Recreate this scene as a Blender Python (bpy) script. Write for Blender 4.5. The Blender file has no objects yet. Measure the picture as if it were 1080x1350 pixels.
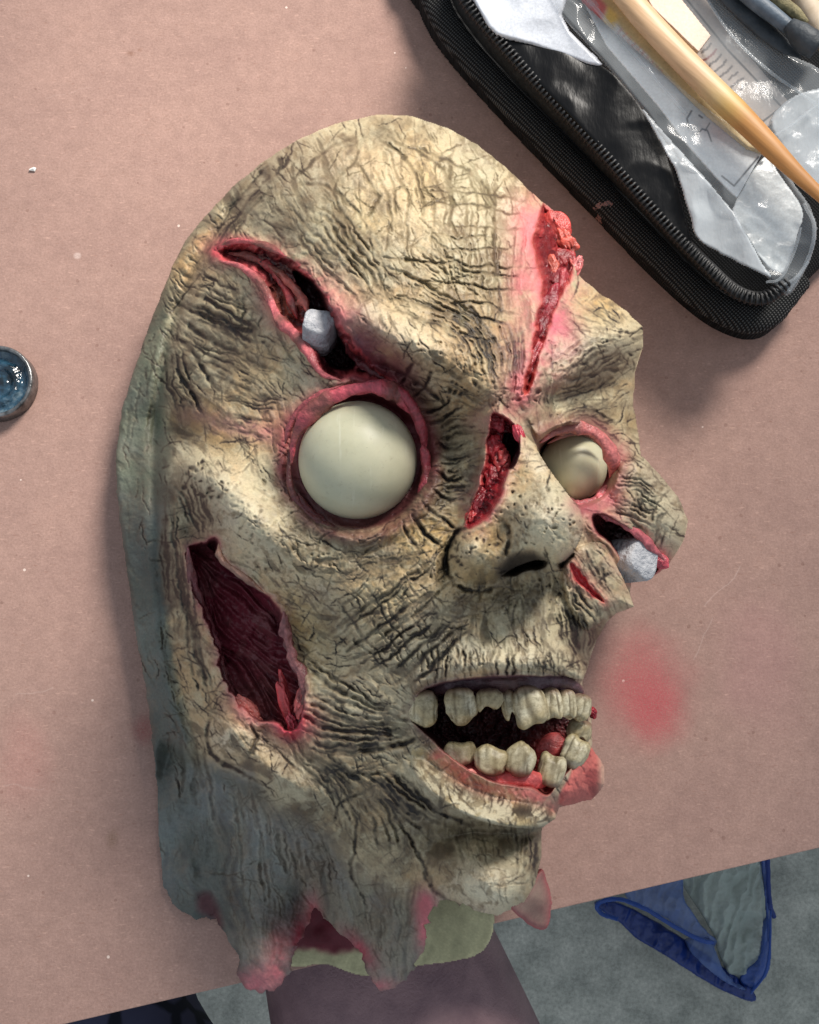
import bpy, math, random
import numpy as np
from mathutils import Vector, Matrix

random.seed(7)
RNG = np.random.default_rng(11)
sc = bpy.context.scene
col = sc.collection

# ------------------------------------------------------------------ camera
F_PX = 1400.0                      # focal length in photograph pixels (1080 x 1350)
CAM_H = 0.48                       # height of the phone above the table top
TILT = math.radians(10.0)
CX, CY = 540.0, 675.0
cam_d = bpy.data.cameras.new('camera')
cam_d.sensor_fit = 'HORIZONTAL'; cam_d.sensor_width = 36.0
cam_d.lens = 36.0 * F_PX / 1080.0
cam_d.clip_start = 0.01; cam_d.clip_end = 50.0
cam = bpy.data.objects.new('camera', cam_d); col.objects.link(cam)
cam.location = (0, 0, CAM_H); cam.rotation_euler = (TILT, 0, 0)
sc.camera = cam


def pix(u, v, z):
    """world points (metres) seen at photo pixel u,v at height z (metres) above the table"""
    u = np.asarray(u, float); v = np.asarray(v, float); z = np.asarray(z, float)
    a = (u - CX) / F_PX; b = -(v - CY) / F_PX
    dx = a
    dy = b * math.cos(TILT) + math.sin(TILT)
    dz = b * math.sin(TILT) - math.cos(TILT)
    s = (z - CAM_H) / dz
    return np.stack([s * dx, s * dy, z + 0 * s], -1)


def pv(u, v, z):
    return Vector(pix(u, v, z).tolist())


def scale_at(z, v=675):
    """metres per photo pixel at height z"""
    return (CAM_H - z) / F_PX


# ------------------------------------------------------------------ light
w = bpy.data.worlds.new('World'); sc.world = w; w.use_nodes = True
bg = w.node_tree.nodes['Background']
bg.inputs[0].default_value = (0.78, 0.88, 1.0, 1); bg.inputs[1].default_value = 0.52


def lamp(name, kind, loc, target, energy, color, **kw):
    d = bpy.data.lights.new(name, kind); d.energy = energy; d.color = color
    for k, val in kw.items(): setattr(d, k, val)
    o = bpy.data.objects.new(name, d); col.objects.link(o)
    o.location = loc
    o.rotation_euler = (Vector(target) - Vector(loc)).to_track_quat('-Z', 'Y').to_euler()
    return o


# a desk lamp over the far right side of the table, its soft cone aimed at the crown of the mask
lamp('key_lamp', 'SPOT', (0.54, 1.12, 0.98), (-0.10, 0.22, 0.0), 166.0, (1.0, 0.94, 0.865),
     shadow_soft_size=0.26, spot_size=math.radians(37), spot_blend=1.0)
sc.view_settings.view_transform = 'Standard'; sc.view_settings.look = 'None'
sc.view_settings.exposure = 0.0; sc.view_settings.gamma = 1.0
sc.cycles.use_denoising = True
sc.cycles.max_bounces = 8


# ------------------------------------------------------------------ material helpers
def lin(c):
    c = np.asarray(c, float)
    if c.max() > 1.001: c = c / 255.0
    return np.where(c <= 0.04045, c / 12.92, ((c + 0.055) / 1.055) ** 2.4)


def rgba(c):
    l = lin(c); return (float(l[0]), float(l[1]), float(l[2]), 1.0)


def new_mat(name):
    m = bpy.data.materials.new(name); m.use_nodes = True
    nt = m.node_tree
    return m, nt, nt.nodes['Principled BSDF']


class NB:
    """tiny node builder"""
    def __init__(s, nt): s.nt = nt
    def n(s, t, **kw):
        nd = s.nt.nodes.new(t)
        for k, v in kw.items():
            if k == 'inp':
                for kk, vv in v.items():
                    if hasattr(vv, 'is_output') or isinstance(vv, bpy.types.NodeSocket): s.nt.links.new(vv, nd.inputs[kk])
                    else: nd.inputs[kk].default_value = vv
            else: setattr(nd, k, v)
        return nd
    def link(s, a, b): s.nt.links.new(a, b)
    def coord(s, kind='Object'): return s.n('ShaderNodeTexCoord').outputs[kind]
    def noise(s, vec, scale, detail=4, rough=0.55, mapscale=None):
        if mapscale is not None:
            vec = s.n('ShaderNodeMapping', inp={0: vec, 'Scale': mapscale}).outputs[0]
        return s.n('ShaderNodeTexNoise', inp={'Vector': vec, 'Scale': scale, 'Detail': detail, 'Roughness': rough}).outputs[0]
    def ramp(s, fac, stops):
        r = s.n('ShaderNodeValToRGB', inp={0: fac}); e = r.color_ramp.elements
        while len(e) < len(stops): e.new(0.5)
        for el, (p, c) in zip(e, stops):
            el.position = p; el.color = c if len(c) == 4 else rgba(c)
        return r.outputs[0]
    def mix(s, fac, a, b, blend='MIX'):
        m = s.n('ShaderNodeMix', data_type='RGBA', blend_type=blend)
        for k, val in ((0, fac), (6, a), (7, b)):
            if isinstance(val, bpy.types.NodeSocket): s.nt.links.new(val, m.inputs[k])
            elif k == 0: m.inputs[0].default_value = val
            else: m.inputs[k].default_value = val if len(val) == 4 else rgba(val)
        return m.outputs[2]
    def math(s, op, a, b=0.0, c=0.0, clamp=False):
        m = s.n('ShaderNodeMath', operation=op, use_clamp=clamp)
        for k, val in enumerate((a, b, c)):
            if isinstance(val, bpy.types.NodeSocket): s.nt.links.new(val, m.inputs[k])
            else: m.inputs[k].default_value = val
        return m.outputs[0]
    def bump(s, h, strength, dist, bsdf):
        b = s.n('ShaderNodeBump', inp={'Height': h, 'Strength': strength, 'Distance': dist})
        s.nt.links.new(b.outputs[0], bsdf.inputs['Normal'])


def simple_mat(name, c1, c2, scale, rough=0.5, bump=0.0, bscale=None, dist=0.001, spec=0.5, metallic=0.0, mapscale=None, detail=5):
    m, nt, b = new_mat(name); N = NB(nt)
    co = N.coord()
    f = N.noise(co, scale, detail, 0.6, mapscale)
    b.inputs['Base Color'].default_value = rgba(c1)
    N.link(N.ramp(f, [(0.3, c1), (0.7, c2)]), b.inputs['Base Color'])
    b.inputs['Roughness'].default_value = rough
    b.inputs['Specular IOR Level'].default_value = spec
    b.inputs['Metallic'].default_value = metallic
    if bump: N.bump(N.noise(co, bscale or scale * 3, 4, 0.6, mapscale), bump, dist, b)
    return m


def attr_mat(name, rough=0.5, spec=0.4, bump=0.3, bscale=1500, dist=0.0006, gloss_attr=False, sss=0.0):
    """colour comes from the painted vertex colours, fine grain from noise"""
    m, nt, b = new_mat(name); N = NB(nt)
    a = N.n('ShaderNodeAttribute', attribute_name='paint')
    co = N.coord()
    n1 = N.noise(co, 900, 4, 0.65)
    c = N.mix(1.0, a.outputs['Color'], N.ramp(n1, [(0.25, (0.80, 0.80, 0.80, 1)), (0.7, (1.08, 1.08, 1.08, 1))]), 'MULTIPLY')
    N.link(c, b.inputs['Base Color'])
    b.inputs['Specular IOR Level'].default_value = spec
    if gloss_attr:
        g = N.n('ShaderNodeAttribute', attribute_name='wet')
        N.link(N.math('MULTIPLY_ADD', g.outputs['Fac'], -(rough - 0.16), rough), b.inputs['Roughness'])
    else: b.inputs['Roughness'].default_value = rough
    if sss:
        b.inputs['Subsurface Weight'].default_value = sss
        b.inputs['Subsurface Radius'].default_value = (0.004, 0.0022, 0.0012)
        b.inputs['Subsurface Scale'].default_value = 0.5
    if bump: N.bump(N.noise(co, bscale, 4, 0.6), bump, dist, b)
    return m


# ------------------------------------------------------------------ object helpers
def tag(o, label=None, cat=None, group=None, kind=None):
    if label: o['label'] = label
    if cat: o['category'] = cat
    if group: o['group'] = group
    if kind: o['kind'] = kind
    return o


def empty(name, loc=(0, 0, 0)):
    o = bpy.data.objects.new(name, None); col.objects.link(o); o.location = loc
    o.empty_display_size = 0.02
    return o


def mesh_obj(name, verts, faces, mat, parent=None, smooth=True, paint=None, wet=None):
    me = bpy.data.meshes.new(name)
    verts = np.asarray(verts, float).reshape(-1, 3)
    if isinstance(faces, np.ndarray):
        nf, k = faces.shape
        me.vertices.add(len(verts)); me.vertices.foreach_set('co', verts.astype(np.float32).ravel())
        me.loops.add(nf * k); me.loops.foreach_set('vertex_index', faces.astype(np.int32).ravel())
        me.polygons.add(nf); me.polygons.foreach_set('loop_start', (np.arange(nf) * k).astype(np.int32))
        me.update(calc_edges=True); me.validate()
    else:
        me.from_pydata([tuple(v) for v in verts], [], [tuple(f) for f in faces]); me.update()
    me.polygons.foreach_set('use_smooth', np.full(len(me.polygons), smooth))
    if paint is not None:
        at = me.attributes.new('paint', 'FLOAT_COLOR', 'POINT')
        cc = np.ones((len(verts), 4), np.float32); cc[:, :3] = lin(np.clip(paint, 0, 1))
        at.data.foreach_set('color', cc.ravel())
    if wet is not None:
        at = me.attributes.new('wet', 'FLOAT', 'POINT')
        at.data.foreach_set('value', np.asarray(wet, np.float32).ravel())
    me.materials.append(mat)
    o = bpy.data.objects.new(name, me); col.objects.link(o)
    if parent is not None:
        o.parent = parent
        o.matrix_parent_inverse = Matrix.Translation(parent.location).inverted()
    return o


def grid_faces(h, w_, closed_u=False):
    i = np.arange(h * w_).reshape(h, w_)
    if closed_u: i = np.concatenate([i, i[:, :1]], 1)
    return np.stack([i[:-1, :-1], i[:-1, 1:], i[1:, 1:], i[1:, :-1]], -1).reshape(-1, 4)[:, ::-1]


def catmull(pts, n=8, closed=False):
    p = np.asarray(pts, float)
    if len(p) < 3 and not closed:
        t = np.linspace(0, 1, n + 1)[:, None]; return p[:1] * (1 - t) + p[1:2] * t
    if closed: q = np.concatenate([p[-1:], p, p[:2]])
    else: q = np.concatenate([2 * p[:1] - p[1:2], p, 2 * p[-1:] - p[-2:-1]])
    out = []
    for i in range(len(q) - 3):
        a, b, c, d = q[i:i + 4]
        t = np.linspace(0, 1, n, endpoint=False)[:, None]
        out.append(0.5 * (2 * b + (c - a) * t + (2 * a - 5 * b + 4 * c - d) * t ** 2 + (3 * b - a - 3 * c + d) * t ** 3))
    o = np.concatenate(out)
    if not closed: o = np.concatenate([o, q[-2:-1]])
    return o


def tube(name, pts, radii, mat, parent=None, seg=12, flat=1.0, noise=0.0, caps=True, paint=None, wet=None, nfreq=1.0, build=True, grain=0.12):
    """swept tube along 3D points, radii scalar or list"""
    p = np.asarray(pts, float); n = len(p)
    r = np.broadcast_to(np.asarray(radii, float), (n,))
    t = np.gradient(p, axis=0); t /= np.linalg.norm(t, axis=1)[:, None] + 1e-12
    up = np.array([0, 0, 1.0])
    side = np.cross(t, up); side /= np.linalg.norm(side, axis=1)[:, None] + 1e-9
    nrm = np.cross(side, t)
    th = np.linspace(0, 2 * np.pi, seg, endpoint=False)
    rr = np.ones((n, seg))
    if noise:
        g = RNG.random((max(4, int(n * nfreq)) + 2, seg))
        idx = np.linspace(0, g.shape[0] - 1.001, n); i0 = idx.astype(int); f = (idx - i0)[:, None]
        rr = 1 + noise * 2 * ((g[i0] * (1 - f) + g[i0 + 1] * f) - 0.5)
    V = p[:, None] + (side[:, None] * np.cos(th)[None, :, None] + nrm[:, None] * np.sin(th)[None, :, None] * flat) * (r[:, None] * rr)[..., None]
    V = V.reshape(-1, 3)
    Fc = grid_faces(n, seg, True)
    if caps:
        k = len(V); V = np.concatenate([V, p[:1], p[-1:]])
        tr = []
        for j in range(seg):
            tr.append((k, j, (j + 1) % seg, k)); tr.append((k + 1, (n - 1) * seg + (j + 1) % seg, (n - 1) * seg + j, k + 1))
        faces = [tuple(f) for f in Fc] + [t_[:3] for t_ in tr]
    else: faces = [tuple(f) for f in Fc]
    if not build: return V, faces
    pc = None
    if paint is not None:
        pa = np.asarray(paint, float)
        if pa.ndim == 1: pc = np.tile(pa, (len(V), 1))
        else:
            pc = np.repeat(pa, seg, 0)
            if caps: pc = np.concatenate([pc, pa[:1], pa[-1:]])
        pc = pc * (1 + 2 * grain * (RNG.random((len(V), 1)) - 0.5))
    return mesh_obj(name, V, faces, mat, parent, True, pc, None if wet is None else np.full(len(V), wet))


def box_mesh(name, lo, hi, mat, parent=None, bevel=0.0, matrix=None):
    x0, y0, z0 = lo; x1, y1, z1 = hi
    V = [(x0, y0, z0), (x1, y0, z0), (x1, y1, z0), (x0, y1, z0), (x0, y0, z1), (x1, y0, z1), (x1, y1, z1), (x0, y1, z1)]
    Fc = [(0, 3, 2, 1), (4, 5, 6, 7), (0, 1, 5, 4), (1, 2, 6, 5), (2, 3, 7, 6), (3, 0, 4, 7)]
    if matrix is not None: V = [tuple(matrix @ Vector(v)) for v in V]
    o = mesh_obj(name, V, Fc, mat, parent, False)
    if bevel:
        b = o.modifiers.new('bevel', 'BEVEL'); b.width = bevel; b.segments = 2
    return o


# ------------------------------------------------------------------ 2D field helpers (numpy)
def sstep(x, a, b):
    t = np.clip((x - a) / (b - a + 1e-9), 0, 1); return t * t * (3 - 2 * t)


def vnoise(h, w_, cell, seed, aniso=None):
    """smooth value noise on a pixel grid, values 0..1"""
    r = np.random.default_rng(seed)
    cu, cv = (cell, cell) if aniso is None else aniso
    gh, gw = int(h / cv) + 3, int(w_ / cu) + 3
    g = r.random((gh, gw))
    y = np.arange(h) / cv; x = np.arange(w_) / cu
    y0 = y.astype(int); x0 = x.astype(int)
    fy = y - y0; fx = x - x0; fy = fy * fy * (3 - 2 * fy); fx = fx * fx * (3 - 2 * fx)
    a = g[y0][:, x0] * (1 - fx) + g[y0][:, x0 + 1] * fx
    b = g[y0 + 1][:, x0] * (1 - fx) + g[y0 + 1][:, x0 + 1] * fx
    return a * (1 - fy)[:, None] + b * fy[:, None]


def fnoise(h, w_, cell, seed, octv=4, gain=0.55):
    o = 0; a = 1; s = 0
    for k in range(octv):
        o = o + a * vnoise(h, w_, max(cell / 2 ** k, 1.0), seed + 31 * k); s += a; a *= gain
    return o / s


def blur(a, sig):
    h, w_ = a.shape; p = int(sig * 3) + 1
    b = np.pad(a, p, mode='edge')
    fy = np.fft.fftfreq(b.shape[0])[:, None]; fx = np.fft.rfftfreq(b.shape[1])[None]
    k = np.exp(-2 * (np.pi * sig) ** 2 * (fy ** 2 + fx ** 2))
    return np.fft.irfft2(np.fft.rfft2(b) * k, b.shape)[p:p + h, p:p + w_]


def seg_dist(U, V, a, b):
    ax, ay = a; bx, by = b; dx, dy = bx - ax, by - ay
    L = dx * dx + dy * dy + 1e-9
    t = np.clip(((U - ax) * dx + (V - ay) * dy) / L, 0, 1)
    return np.hypot(U - ax - t * dx, V - ay - t * dy), t


def poly_sd(U, V, poly, far=60.0):
    """signed pixel distance to polygon on a regular raster, positive inside, clipped at +-far"""
    p = np.asarray(poly, float); n = len(p); h, w_ = U.shape
    u0, v0 = U[0, 0], V[0, 0]; su = U[0, 1] - U[0, 0]; sv = V[1, 0] - V[0, 0]
    d = np.full(U.shape, far); ins = np.zeros(U.shape, bool)
    for i in range(n):
        a, b = p[i], p[(i + 1) % n]
        i0 = max(int((min(a[1], b[1]) - far - v0) / sv), 0); i1 = min(int((max(a[1], b[1]) + far - v0) / sv) + 2, h)
        j0 = max(int((min(a[0], b[0]) - far - u0) / su), 0); j1 = min(int((max(a[0], b[0]) + far - u0) / su) + 2, w_)
        if i1 > i0 and j1 > j0:
            d[i0:i1, j0:j1] = np.minimum(d[i0:i1, j0:j1], seg_dist(U[i0:i1, j0:j1], V[i0:i1, j0:j1], a, b)[0])
        lo, hi = min(a[1], b[1]), max(a[1], b[1])
        r0 = max(int((lo - v0) / sv) - 1, 0); r1 = min(int((hi - v0) / sv) + 2, h)
        if r1 > r0 and hi > lo:
            Vr = V[r0:r1]
            c = (a[1] > Vr) != (b[1] > Vr)
            x = (b[0] - a[0]) * (Vr - a[1]) / (b[1] - a[1]) + a[0]
            ins[r0:r1] ^= c & (U[r0:r1] < x)
    return np.where(ins, d, -d)


def tps(pts, U, V, coarse=6, reg=20.0):
    """thin plate spline through (u,v,z) points evaluated on the pixel raster"""
    P = np.asarray(pts, float); n = len(P); S = 100.0
    def ker(r2): return 0.5 * r2 * np.log(r2 + 1e-9)
    x = P[:, :2] / S
    K = ker(((x[:, None] - x[None]) ** 2).sum(-1)) + np.eye(n) * reg * 1e-4
    A = np.zeros((n + 3, n + 3)); A[:n, :n] = K; A[:n, n] = 1; A[:n, n + 1:] = x; A[n, :n] = 1; A[n + 1:, :n] = x.T
    sol = np.linalg.solve(A, np.concatenate([P[:, 2], np.zeros(3)]))
    h, w_ = U.shape
    us = np.linspace(U[0, 0], U[0, -1], w_ // coarse + 2); vs = np.linspace(V[0, 0], V[-1, 0], h // coarse + 2)
    gu, gv = np.meshgrid(us / S, vs / S)
    z = sol[n] + sol[n + 1] * gu + sol[n + 2] * gv
    for i in range(n): z = z + sol[i] * ker((gu - x[i, 0]) ** 2 + (gv - x[i, 1]) ** 2)
    fx = (U[0] - us[0]) / (us[1] - us[0]); fy = (V[:, 0] - vs[0]) / (vs[1] - vs[0])
    x0 = np.clip(fx.astype(int), 0, len(us) - 2); y0 = np.clip(fy.astype(int), 0, len(vs) - 2)
    fx = fx - x0; fy = (fy - y0)[:, None]
    a = z[y0][:, x0] * (1 - fx) + z[y0][:, x0 + 1] * fx; b = z[y0 + 1][:, x0] * (1 - fx) + z[y0 + 1][:, x0 + 1] * fx
    out = a * (1 - fy) + b * fy
    return blur(out, coarse * 0.6)


def raster(poly, pad=3, step=1.0):
    p = np.asarray(poly, float)
    u0, v0 = np.floor(p.min(0)) - pad; u1, v1 = np.ceil(p.max(0)) + pad
    return np.meshgrid(np.arange(u0, u1 + step, step), np.arange(v0, v1 + step, step))


def relief_mesh(name, U, V, SD, Z, mat, parent, paint=None, wet=None, depth=None, rings=((0.5, 0.0015), (1.0, 0.002))):
    """sheet of real points from a height raster (mm above the table), with a wall along its edge.
    depth: mm the wall goes down (array or number)"""
    ins = SD >= 0
    h, w_ = U.shape
    cell = ins[:-1, :-1] & ins[1:, :-1] & ins[:-1, 1:] & ins[1:, 1:]
    used = np.zeros_like(ins)
    used[:-1, :-1] |= cell; used[1:, :-1] |= cell; used[:-1, 1:] |= cell; used[1:, 1:] |= cell
    idx = np.full(ins.shape, -1, np.int64); idx[used] = np.arange(used.sum())
    q = np.stack([idx[:-1, :-1][cell], idx[1:, :-1][cell], idx[1:, 1:][cell], idx[:-1, 1:][cell]], -1)
    P = pix(U[used], V[used], Z[used] / 1000.0)
    pc = None if paint is None else paint[used]
    wc = None if wet is None else wet[used]
    if depth is not None:
        e = np.concatenate([q[:, [0, 1]], q[:, [1, 2]], q[:, [2, 3]], q[:, [3, 0]]])
        es = np.sort(e, 1); key = es[:, 0] * (len(P) + 1) + es[:, 1]
        uq, first, cnt = np.unique(key, return_index=True, return_counts=True)
        be = e[first[cnt == 1]]
        bv = np.unique(be)
        gy, gx = np.gradient(blur(SD, 3))
        g = np.stack([gx[used][bv], -gy[used][bv]], -1); g /= np.linalg.norm(g, axis=1)[:, None] + 1e-6
        dep = (depth[used][bv] if isinstance(depth, np.ndarray) else np.full(len(bv), float(depth))) / 1000.0
        remap = np.full(len(P), -1, np.int64); remap[bv] = np.arange(len(bv))
        prev = bv; base = P[bv]; VV = [P]; QQ = [q]; PC = [pc]; WC = [wc]; off = len(P)
        for t, inn in rings:
            nv = base.copy(); nv[:, 2] -= dep * t; nv[:, :2] += g * inn * np.clip(dep / 0.03, 0.1, 1)[:, None]
            ids = np.arange(len(bv)) + off; off += len(bv)
            a, b = remap[be[:, 0]], remap[be[:, 1]]
            QQ.append(np.stack([prev[b], prev[a], ids[a], ids[b]], -1)[:, ::1])
            VV.append(nv); prev = ids
            if pc is not None: PC.append(pc[bv])
            if wc is not None: WC.append(wc[bv])
        P = np.concatenate(VV); q = np.concatenate(QQ)
        if pc is not None: pc = np.concatenate(PC)
        if wc is not None: wc = np.concatenate(WC)
    return mesh_obj(name, P, q, mat, parent, True, pc, wc)

# ================================================================== the setting: table, floor
EDGE_A = pv(100, 1347, 0.0); EDGE_B = pv(1080, 1118, 0.0)
ex = (EDGE_B - EDGE_A).normalized(); ey = Vector((-ex.y, ex.x, 0))


def kraft_material():
    m, nt, b = new_mat('kraft_paper'); N = NB(nt)
    co = N.coord()
    big = N.noise(co, 9, 3, 0.5)
    mid = N.noise(co, 160, 5, 0.65)
    fine = N.noise(co, 900, 5, 0.75)
    worn = N.noise(co, 26, 6, 0.7)
    c = N.ramp(big, [(0.3, (171, 139, 128)), (0.7, (181, 147, 135))])
    c = N.mix(1.0, c, N.ramp(mid, [(0.3, (0.88, 0.875, 0.87, 1)), (0.7, (1.05, 1.05, 1.05, 1))]), 'MULTIPLY')
    c = N.mix(1.0, c, N.ramp(fine, [(0.32, (0.82, 0.81, 0.80, 1)), (0.68, (1.13, 1.13, 1.13, 1))]), 'MULTIPLY')
    c = N.mix(1.0, c, N.ramp(worn, [(0.3, (0.90, 0.89, 0.90, 1)), (0.55, (1, 1, 1, 1)), (0.75, (1.05, 1.04, 1.03, 1))]), 'MULTIPLY')
    # paper fibres: thin short flecks in several directions
    for ang, sc_, light in ((0.3, 1.0, True), (1.35, 1.1, False), (2.3, 0.9, True), (2.9, 1.2, False), (0.9, 1.0, False)):
        mp = N.n('ShaderNodeMapping', inp={0: co, 'Rotation': (0, 0, ang), 'Scale': (260 * sc_, 1000 * sc_, 100)}).outputs[0]
        f = N.noise(mp, 1.0, 1.5, 0.4)
        if light:
            c = N.mix(N.ramp(f, [(0.66, (0, 0, 0, 1)), (0.76, (0.24, 0.24, 0.24, 1))]), c, (232, 190, 172))
        else:
            c = N.mix(N.ramp(f, [(0.67, (0, 0, 0, 1)), (0.78, (0.35, 0.35, 0.35, 1))]), c, (146, 104, 88))
    # specks
    vo = N.n('ShaderNodeTexVoronoi', inp={'Vector': co, 'Scale': 190.0, 'Randomness': 1.0})
    rnd = N.n('ShaderNodeSeparateColor', inp={0: vo.outputs['Color']})
    spk = N.math('MULTIPLY', N.math('LESS_THAN', vo.outputs['Distance'], 0.16), N.math('GREATER_THAN', rnd.outputs[0], 0.90))
    c = N.mix(N.math('MULTIPLY', spk, 0.3), c, (105, 70, 58))
    vo2 = N.n('ShaderNodeTexVoronoi', inp={'Vector': co, 'Scale': 120.0, 'Randomness': 1.0})
    rnd2 = N.n('ShaderNodeSeparateColor', inp={0: vo2.outputs['Color']})
    spk2 = N.math('MULTIPLY', N.math('LESS_THAN', vo2.outputs['Distance'], 0.08), N.math('GREATER_THAN', rnd2.outputs[1], 0.93))
    c = N.mix(N.math('MULTIPLY', spk2, 0.7), c, (245, 225, 212))
    # stains with a place of their own on the paper
    warp = N.n('ShaderNodeMapping', inp={0: co}).outputs[0]
    nz = N.n('ShaderNodeTexNoise', inp={'Vector': co, 'Scale': 45.0, 'Detail': 3.0})

    def stain(u, v, r_px, stretch, color, amount, hard, wob=0.25, ang=0.0):
        nonlocal c
        p = pv(u, v, 0.0); r = r_px * scale_at(0.0)
        d = N.n('ShaderNodeVectorMath', operation='SUBTRACT', inp={0: co, 1: tuple(p)}).outputs[0]
        d = N.n('ShaderNodeMapping', inp={0: d, 'Rotation': (0, 0, ang), 'Scale': (1 / r, 1 / (r * stretch), 0)}).outputs[0]
        ln = N.n('ShaderNodeVectorMath', operation='LENGTH', inp={0: d}).outputs['Value']
        ln = N.math('ADD', ln, N.math('MULTIPLY', N.math('SUBTRACT', nz.outputs[0], 0.5), wob * 4))
        f = N.n('ShaderNodeMapRange', interpolation_type='SMOOTHERSTEP', inp={0: ln, 1: 1.0, 2: hard, 3: 0.0, 4: amount}).outputs[0]
        gr = N.ramp(N.noise(co, 1500, 3, 0.8), [(0.36, (0.35, 0.35, 0.35, 1)), (0.62, (1.15, 1.15, 1.15, 1))])
        c = N.mix(N.math('MULTIPLY', f, gr), c, color)
    stain(850, 905, 95, 1.15, (196, 70, 84), 0.62, 0.0, 0.12, 0.5)
    stain(868, 940, 60, 1.2, (196, 60, 78), 0.35, 0.0, 0.12, 0.5)
    stain(30, 1010, 60, 1.6, (205, 110, 108), 0.14, 0.0, 0.2)
    stain(190, 962, 22, 1.3, (150, 50, 55), 0.45, 0.0, 0.2)
    stain(172, 70, 13, 0.7, (126, 84, 62), 0.62, 0.0, 0.25)
    stain(184, 66, 7, 0.8, (126, 84, 62), 0.5, 0.0, 0.25)
    stain(148, 1105, 14, 1.4, (110, 88, 60), 0.4, 0.0, 0.25)
    stain(1000, 880, 90, 1.6, (190, 120, 135), 0.16, 0.0, 0.2)
    stain(102, 337, 7, 0.9, (226, 205, 196), 0.55, 0.3, 0.15)
    for (u0, v0, u1, v1, wd, am) in ((930, 800, 975, 745, 1.4, 0.45), (915, 870, 940, 815, 1.2, 0.35), (20, 915, 70, 905, 1.5, 0.3), (5, 1035, 60, 1040, 1.6, 0.25), (620, 470, 640, 420, 1.2, 0.3), (60, 130, 120, 118, 1.2, 0.2)):
        p, q = pv(u0, v0, 0), pv(u1, v1, 0); mid_ = (p + q) / 2; an = math.atan2(q.y - p.y, q.x - p.x); L = (q - p).length / 2
        d = N.n('ShaderNodeVectorMath', operation='SUBTRACT', inp={0: co, 1: tuple(mid_)}).outputs[0]
        d = N.n('ShaderNodeVectorRotate', rotation_type='Z_AXIS', inp={0: d, 'Angle': -an}).outputs[0]
        sx = N.n('ShaderNodeSeparateXYZ', inp={0: d})
        yy = N.math('ADD', sx.outputs[1], N.math('MULTIPLY', N.math('SUBTRACT', nz.outputs[0], 0.5), 0.012))
        inx = N.math('LESS_THAN', N.math('ABSOLUTE', sx.outputs[0]), L)
        iny = N.math('SUBTRACT', 1.0, N.math('DIVIDE', N.math('ABSOLUTE', yy), wd * scale_at(0)), clamp=True)
        c = N.mix(N.math('MULTIPLY', N.math('MULTIPLY', inx, iny), am * 0.45), c, (236, 214, 204))
    N.link(c, b.inputs['Base Color'])
    b.inputs['Roughness'].default_value = 0.82
    b.inputs['Specular IOR Level'].default_value = 0.25
    h = N.math('ADD', N.math('MULTIPLY', fine, 0.6), mid)
    N.bump(h, 0.35, 0.0006, b)
    return m


M_KRAFT = kraft_material()
M_EDGE = simple_mat('table_edge_board', (58, 44, 40), (84, 64, 56), 300, 0.85)
work_table = empty('work_table', tuple(EDGE_A + ex * 0.15 + ey * 0.35) [:2] + (-0.75,))
tag(work_table, 'work table covered with brown kraft paper, spray-stained pink', 'table')


def table_xy(a, b, z): return EDGE_A + ex * a + ey * b + Vector((0, 0, z))


def slab(name, a0, a1, b0, b1, z0, z1, mat, bev):
    V = [table_xy(a, b, z) for z in (z0, z1) for a, b in ((a0, b0), (a1, b0), (a1, b1), (a0, b1))]
    o = mesh_obj(name, [tuple(v) for v in V], [(0, 3, 2, 1), (4, 5, 6, 7), (0, 1, 5, 4), (1, 2, 6, 5), (2, 3, 7, 6), (3, 0, 4, 7)], mat, work_table, False)
    if bev:
        bm = o.modifiers.new('bevel', 'BEVEL'); bm.width = bev; bm.segments = 2
    return o


slab('kraft_paper', -0.55, 0.85, 0.0, 0.75, -0.0016, 0.0, M_KRAFT, 0.0004)
slab('table_board', -0.55, 0.85, 0.0012, 0.75, -0.022, -0.0019, M_EDGE, 0.001)
for a in (-0.5, 0.8):
    for b_ in (0.06, 0.69):
        slab('leg', a - 0.022, a + 0.022, b_ - 0.022, b_ + 0.022, -0.75, -0.0222, M_EDGE, 0.003)


def concrete():
    m, nt, b = new_mat('concrete'); N = NB(nt); co = N.coord()
    big = N.noise(co, 3.5, 6, 0.6); mid = N.noise(co, 28, 6, 0.7); fine = N.noise(co, 260, 4, 0.7)
    c = N.ramp(big, [(0.25, (172, 174, 164)), (0.75, (198, 198, 186))])
    c = N.mix(1.0, c, N.ramp(mid, [(0.3, (0.6, 0.62, 0.62, 1)), (0.62, (1.08, 1.08, 1.08, 1))]), 'MULTIPLY')
    c = N.mix(1.0, c, N.ramp(fine, [(0.3, (0.68, 0.68, 0.68, 1)), (0.68, (1.12, 1.12, 1.12, 1))]), 'MULTIPLY')
    vo = N.n('ShaderNodeTexVoronoi', inp={'Vector': co, 'Scale': 16.0})
    rn = N.n('ShaderNodeSeparateColor', inp={0: vo.outputs['Color']})
    s = N.math('MULTIPLY', N.math('LESS_THAN', N.math('ADD', vo.outputs['Distance'], N.math('MULTIPLY', mid, 0.12)), 0.16), N.math('GREATER_THAN', rn.outputs[0], 0.72))
    c = N.mix(N.math('MULTIPLY', s, 0.7), c, (60, 66, 66))
    N.link(c, b.inputs['Base Color']); b.inputs['Roughness'].default_value = 0.8
    N.bump(mid, 0.3, 0.003, b)
    return m


FLOOR_Z = -0.75
tag(mesh_obj('floor', [(-2.5, -2.5, FLOOR_Z), (2.5, -2.5, FLOOR_Z), (2.5, 2.5, FLOOR_Z), (-2.5, 2.5, FLOOR_Z)], [(0, 1, 2, 3)], concrete(), None, False), kind='structure')
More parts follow.
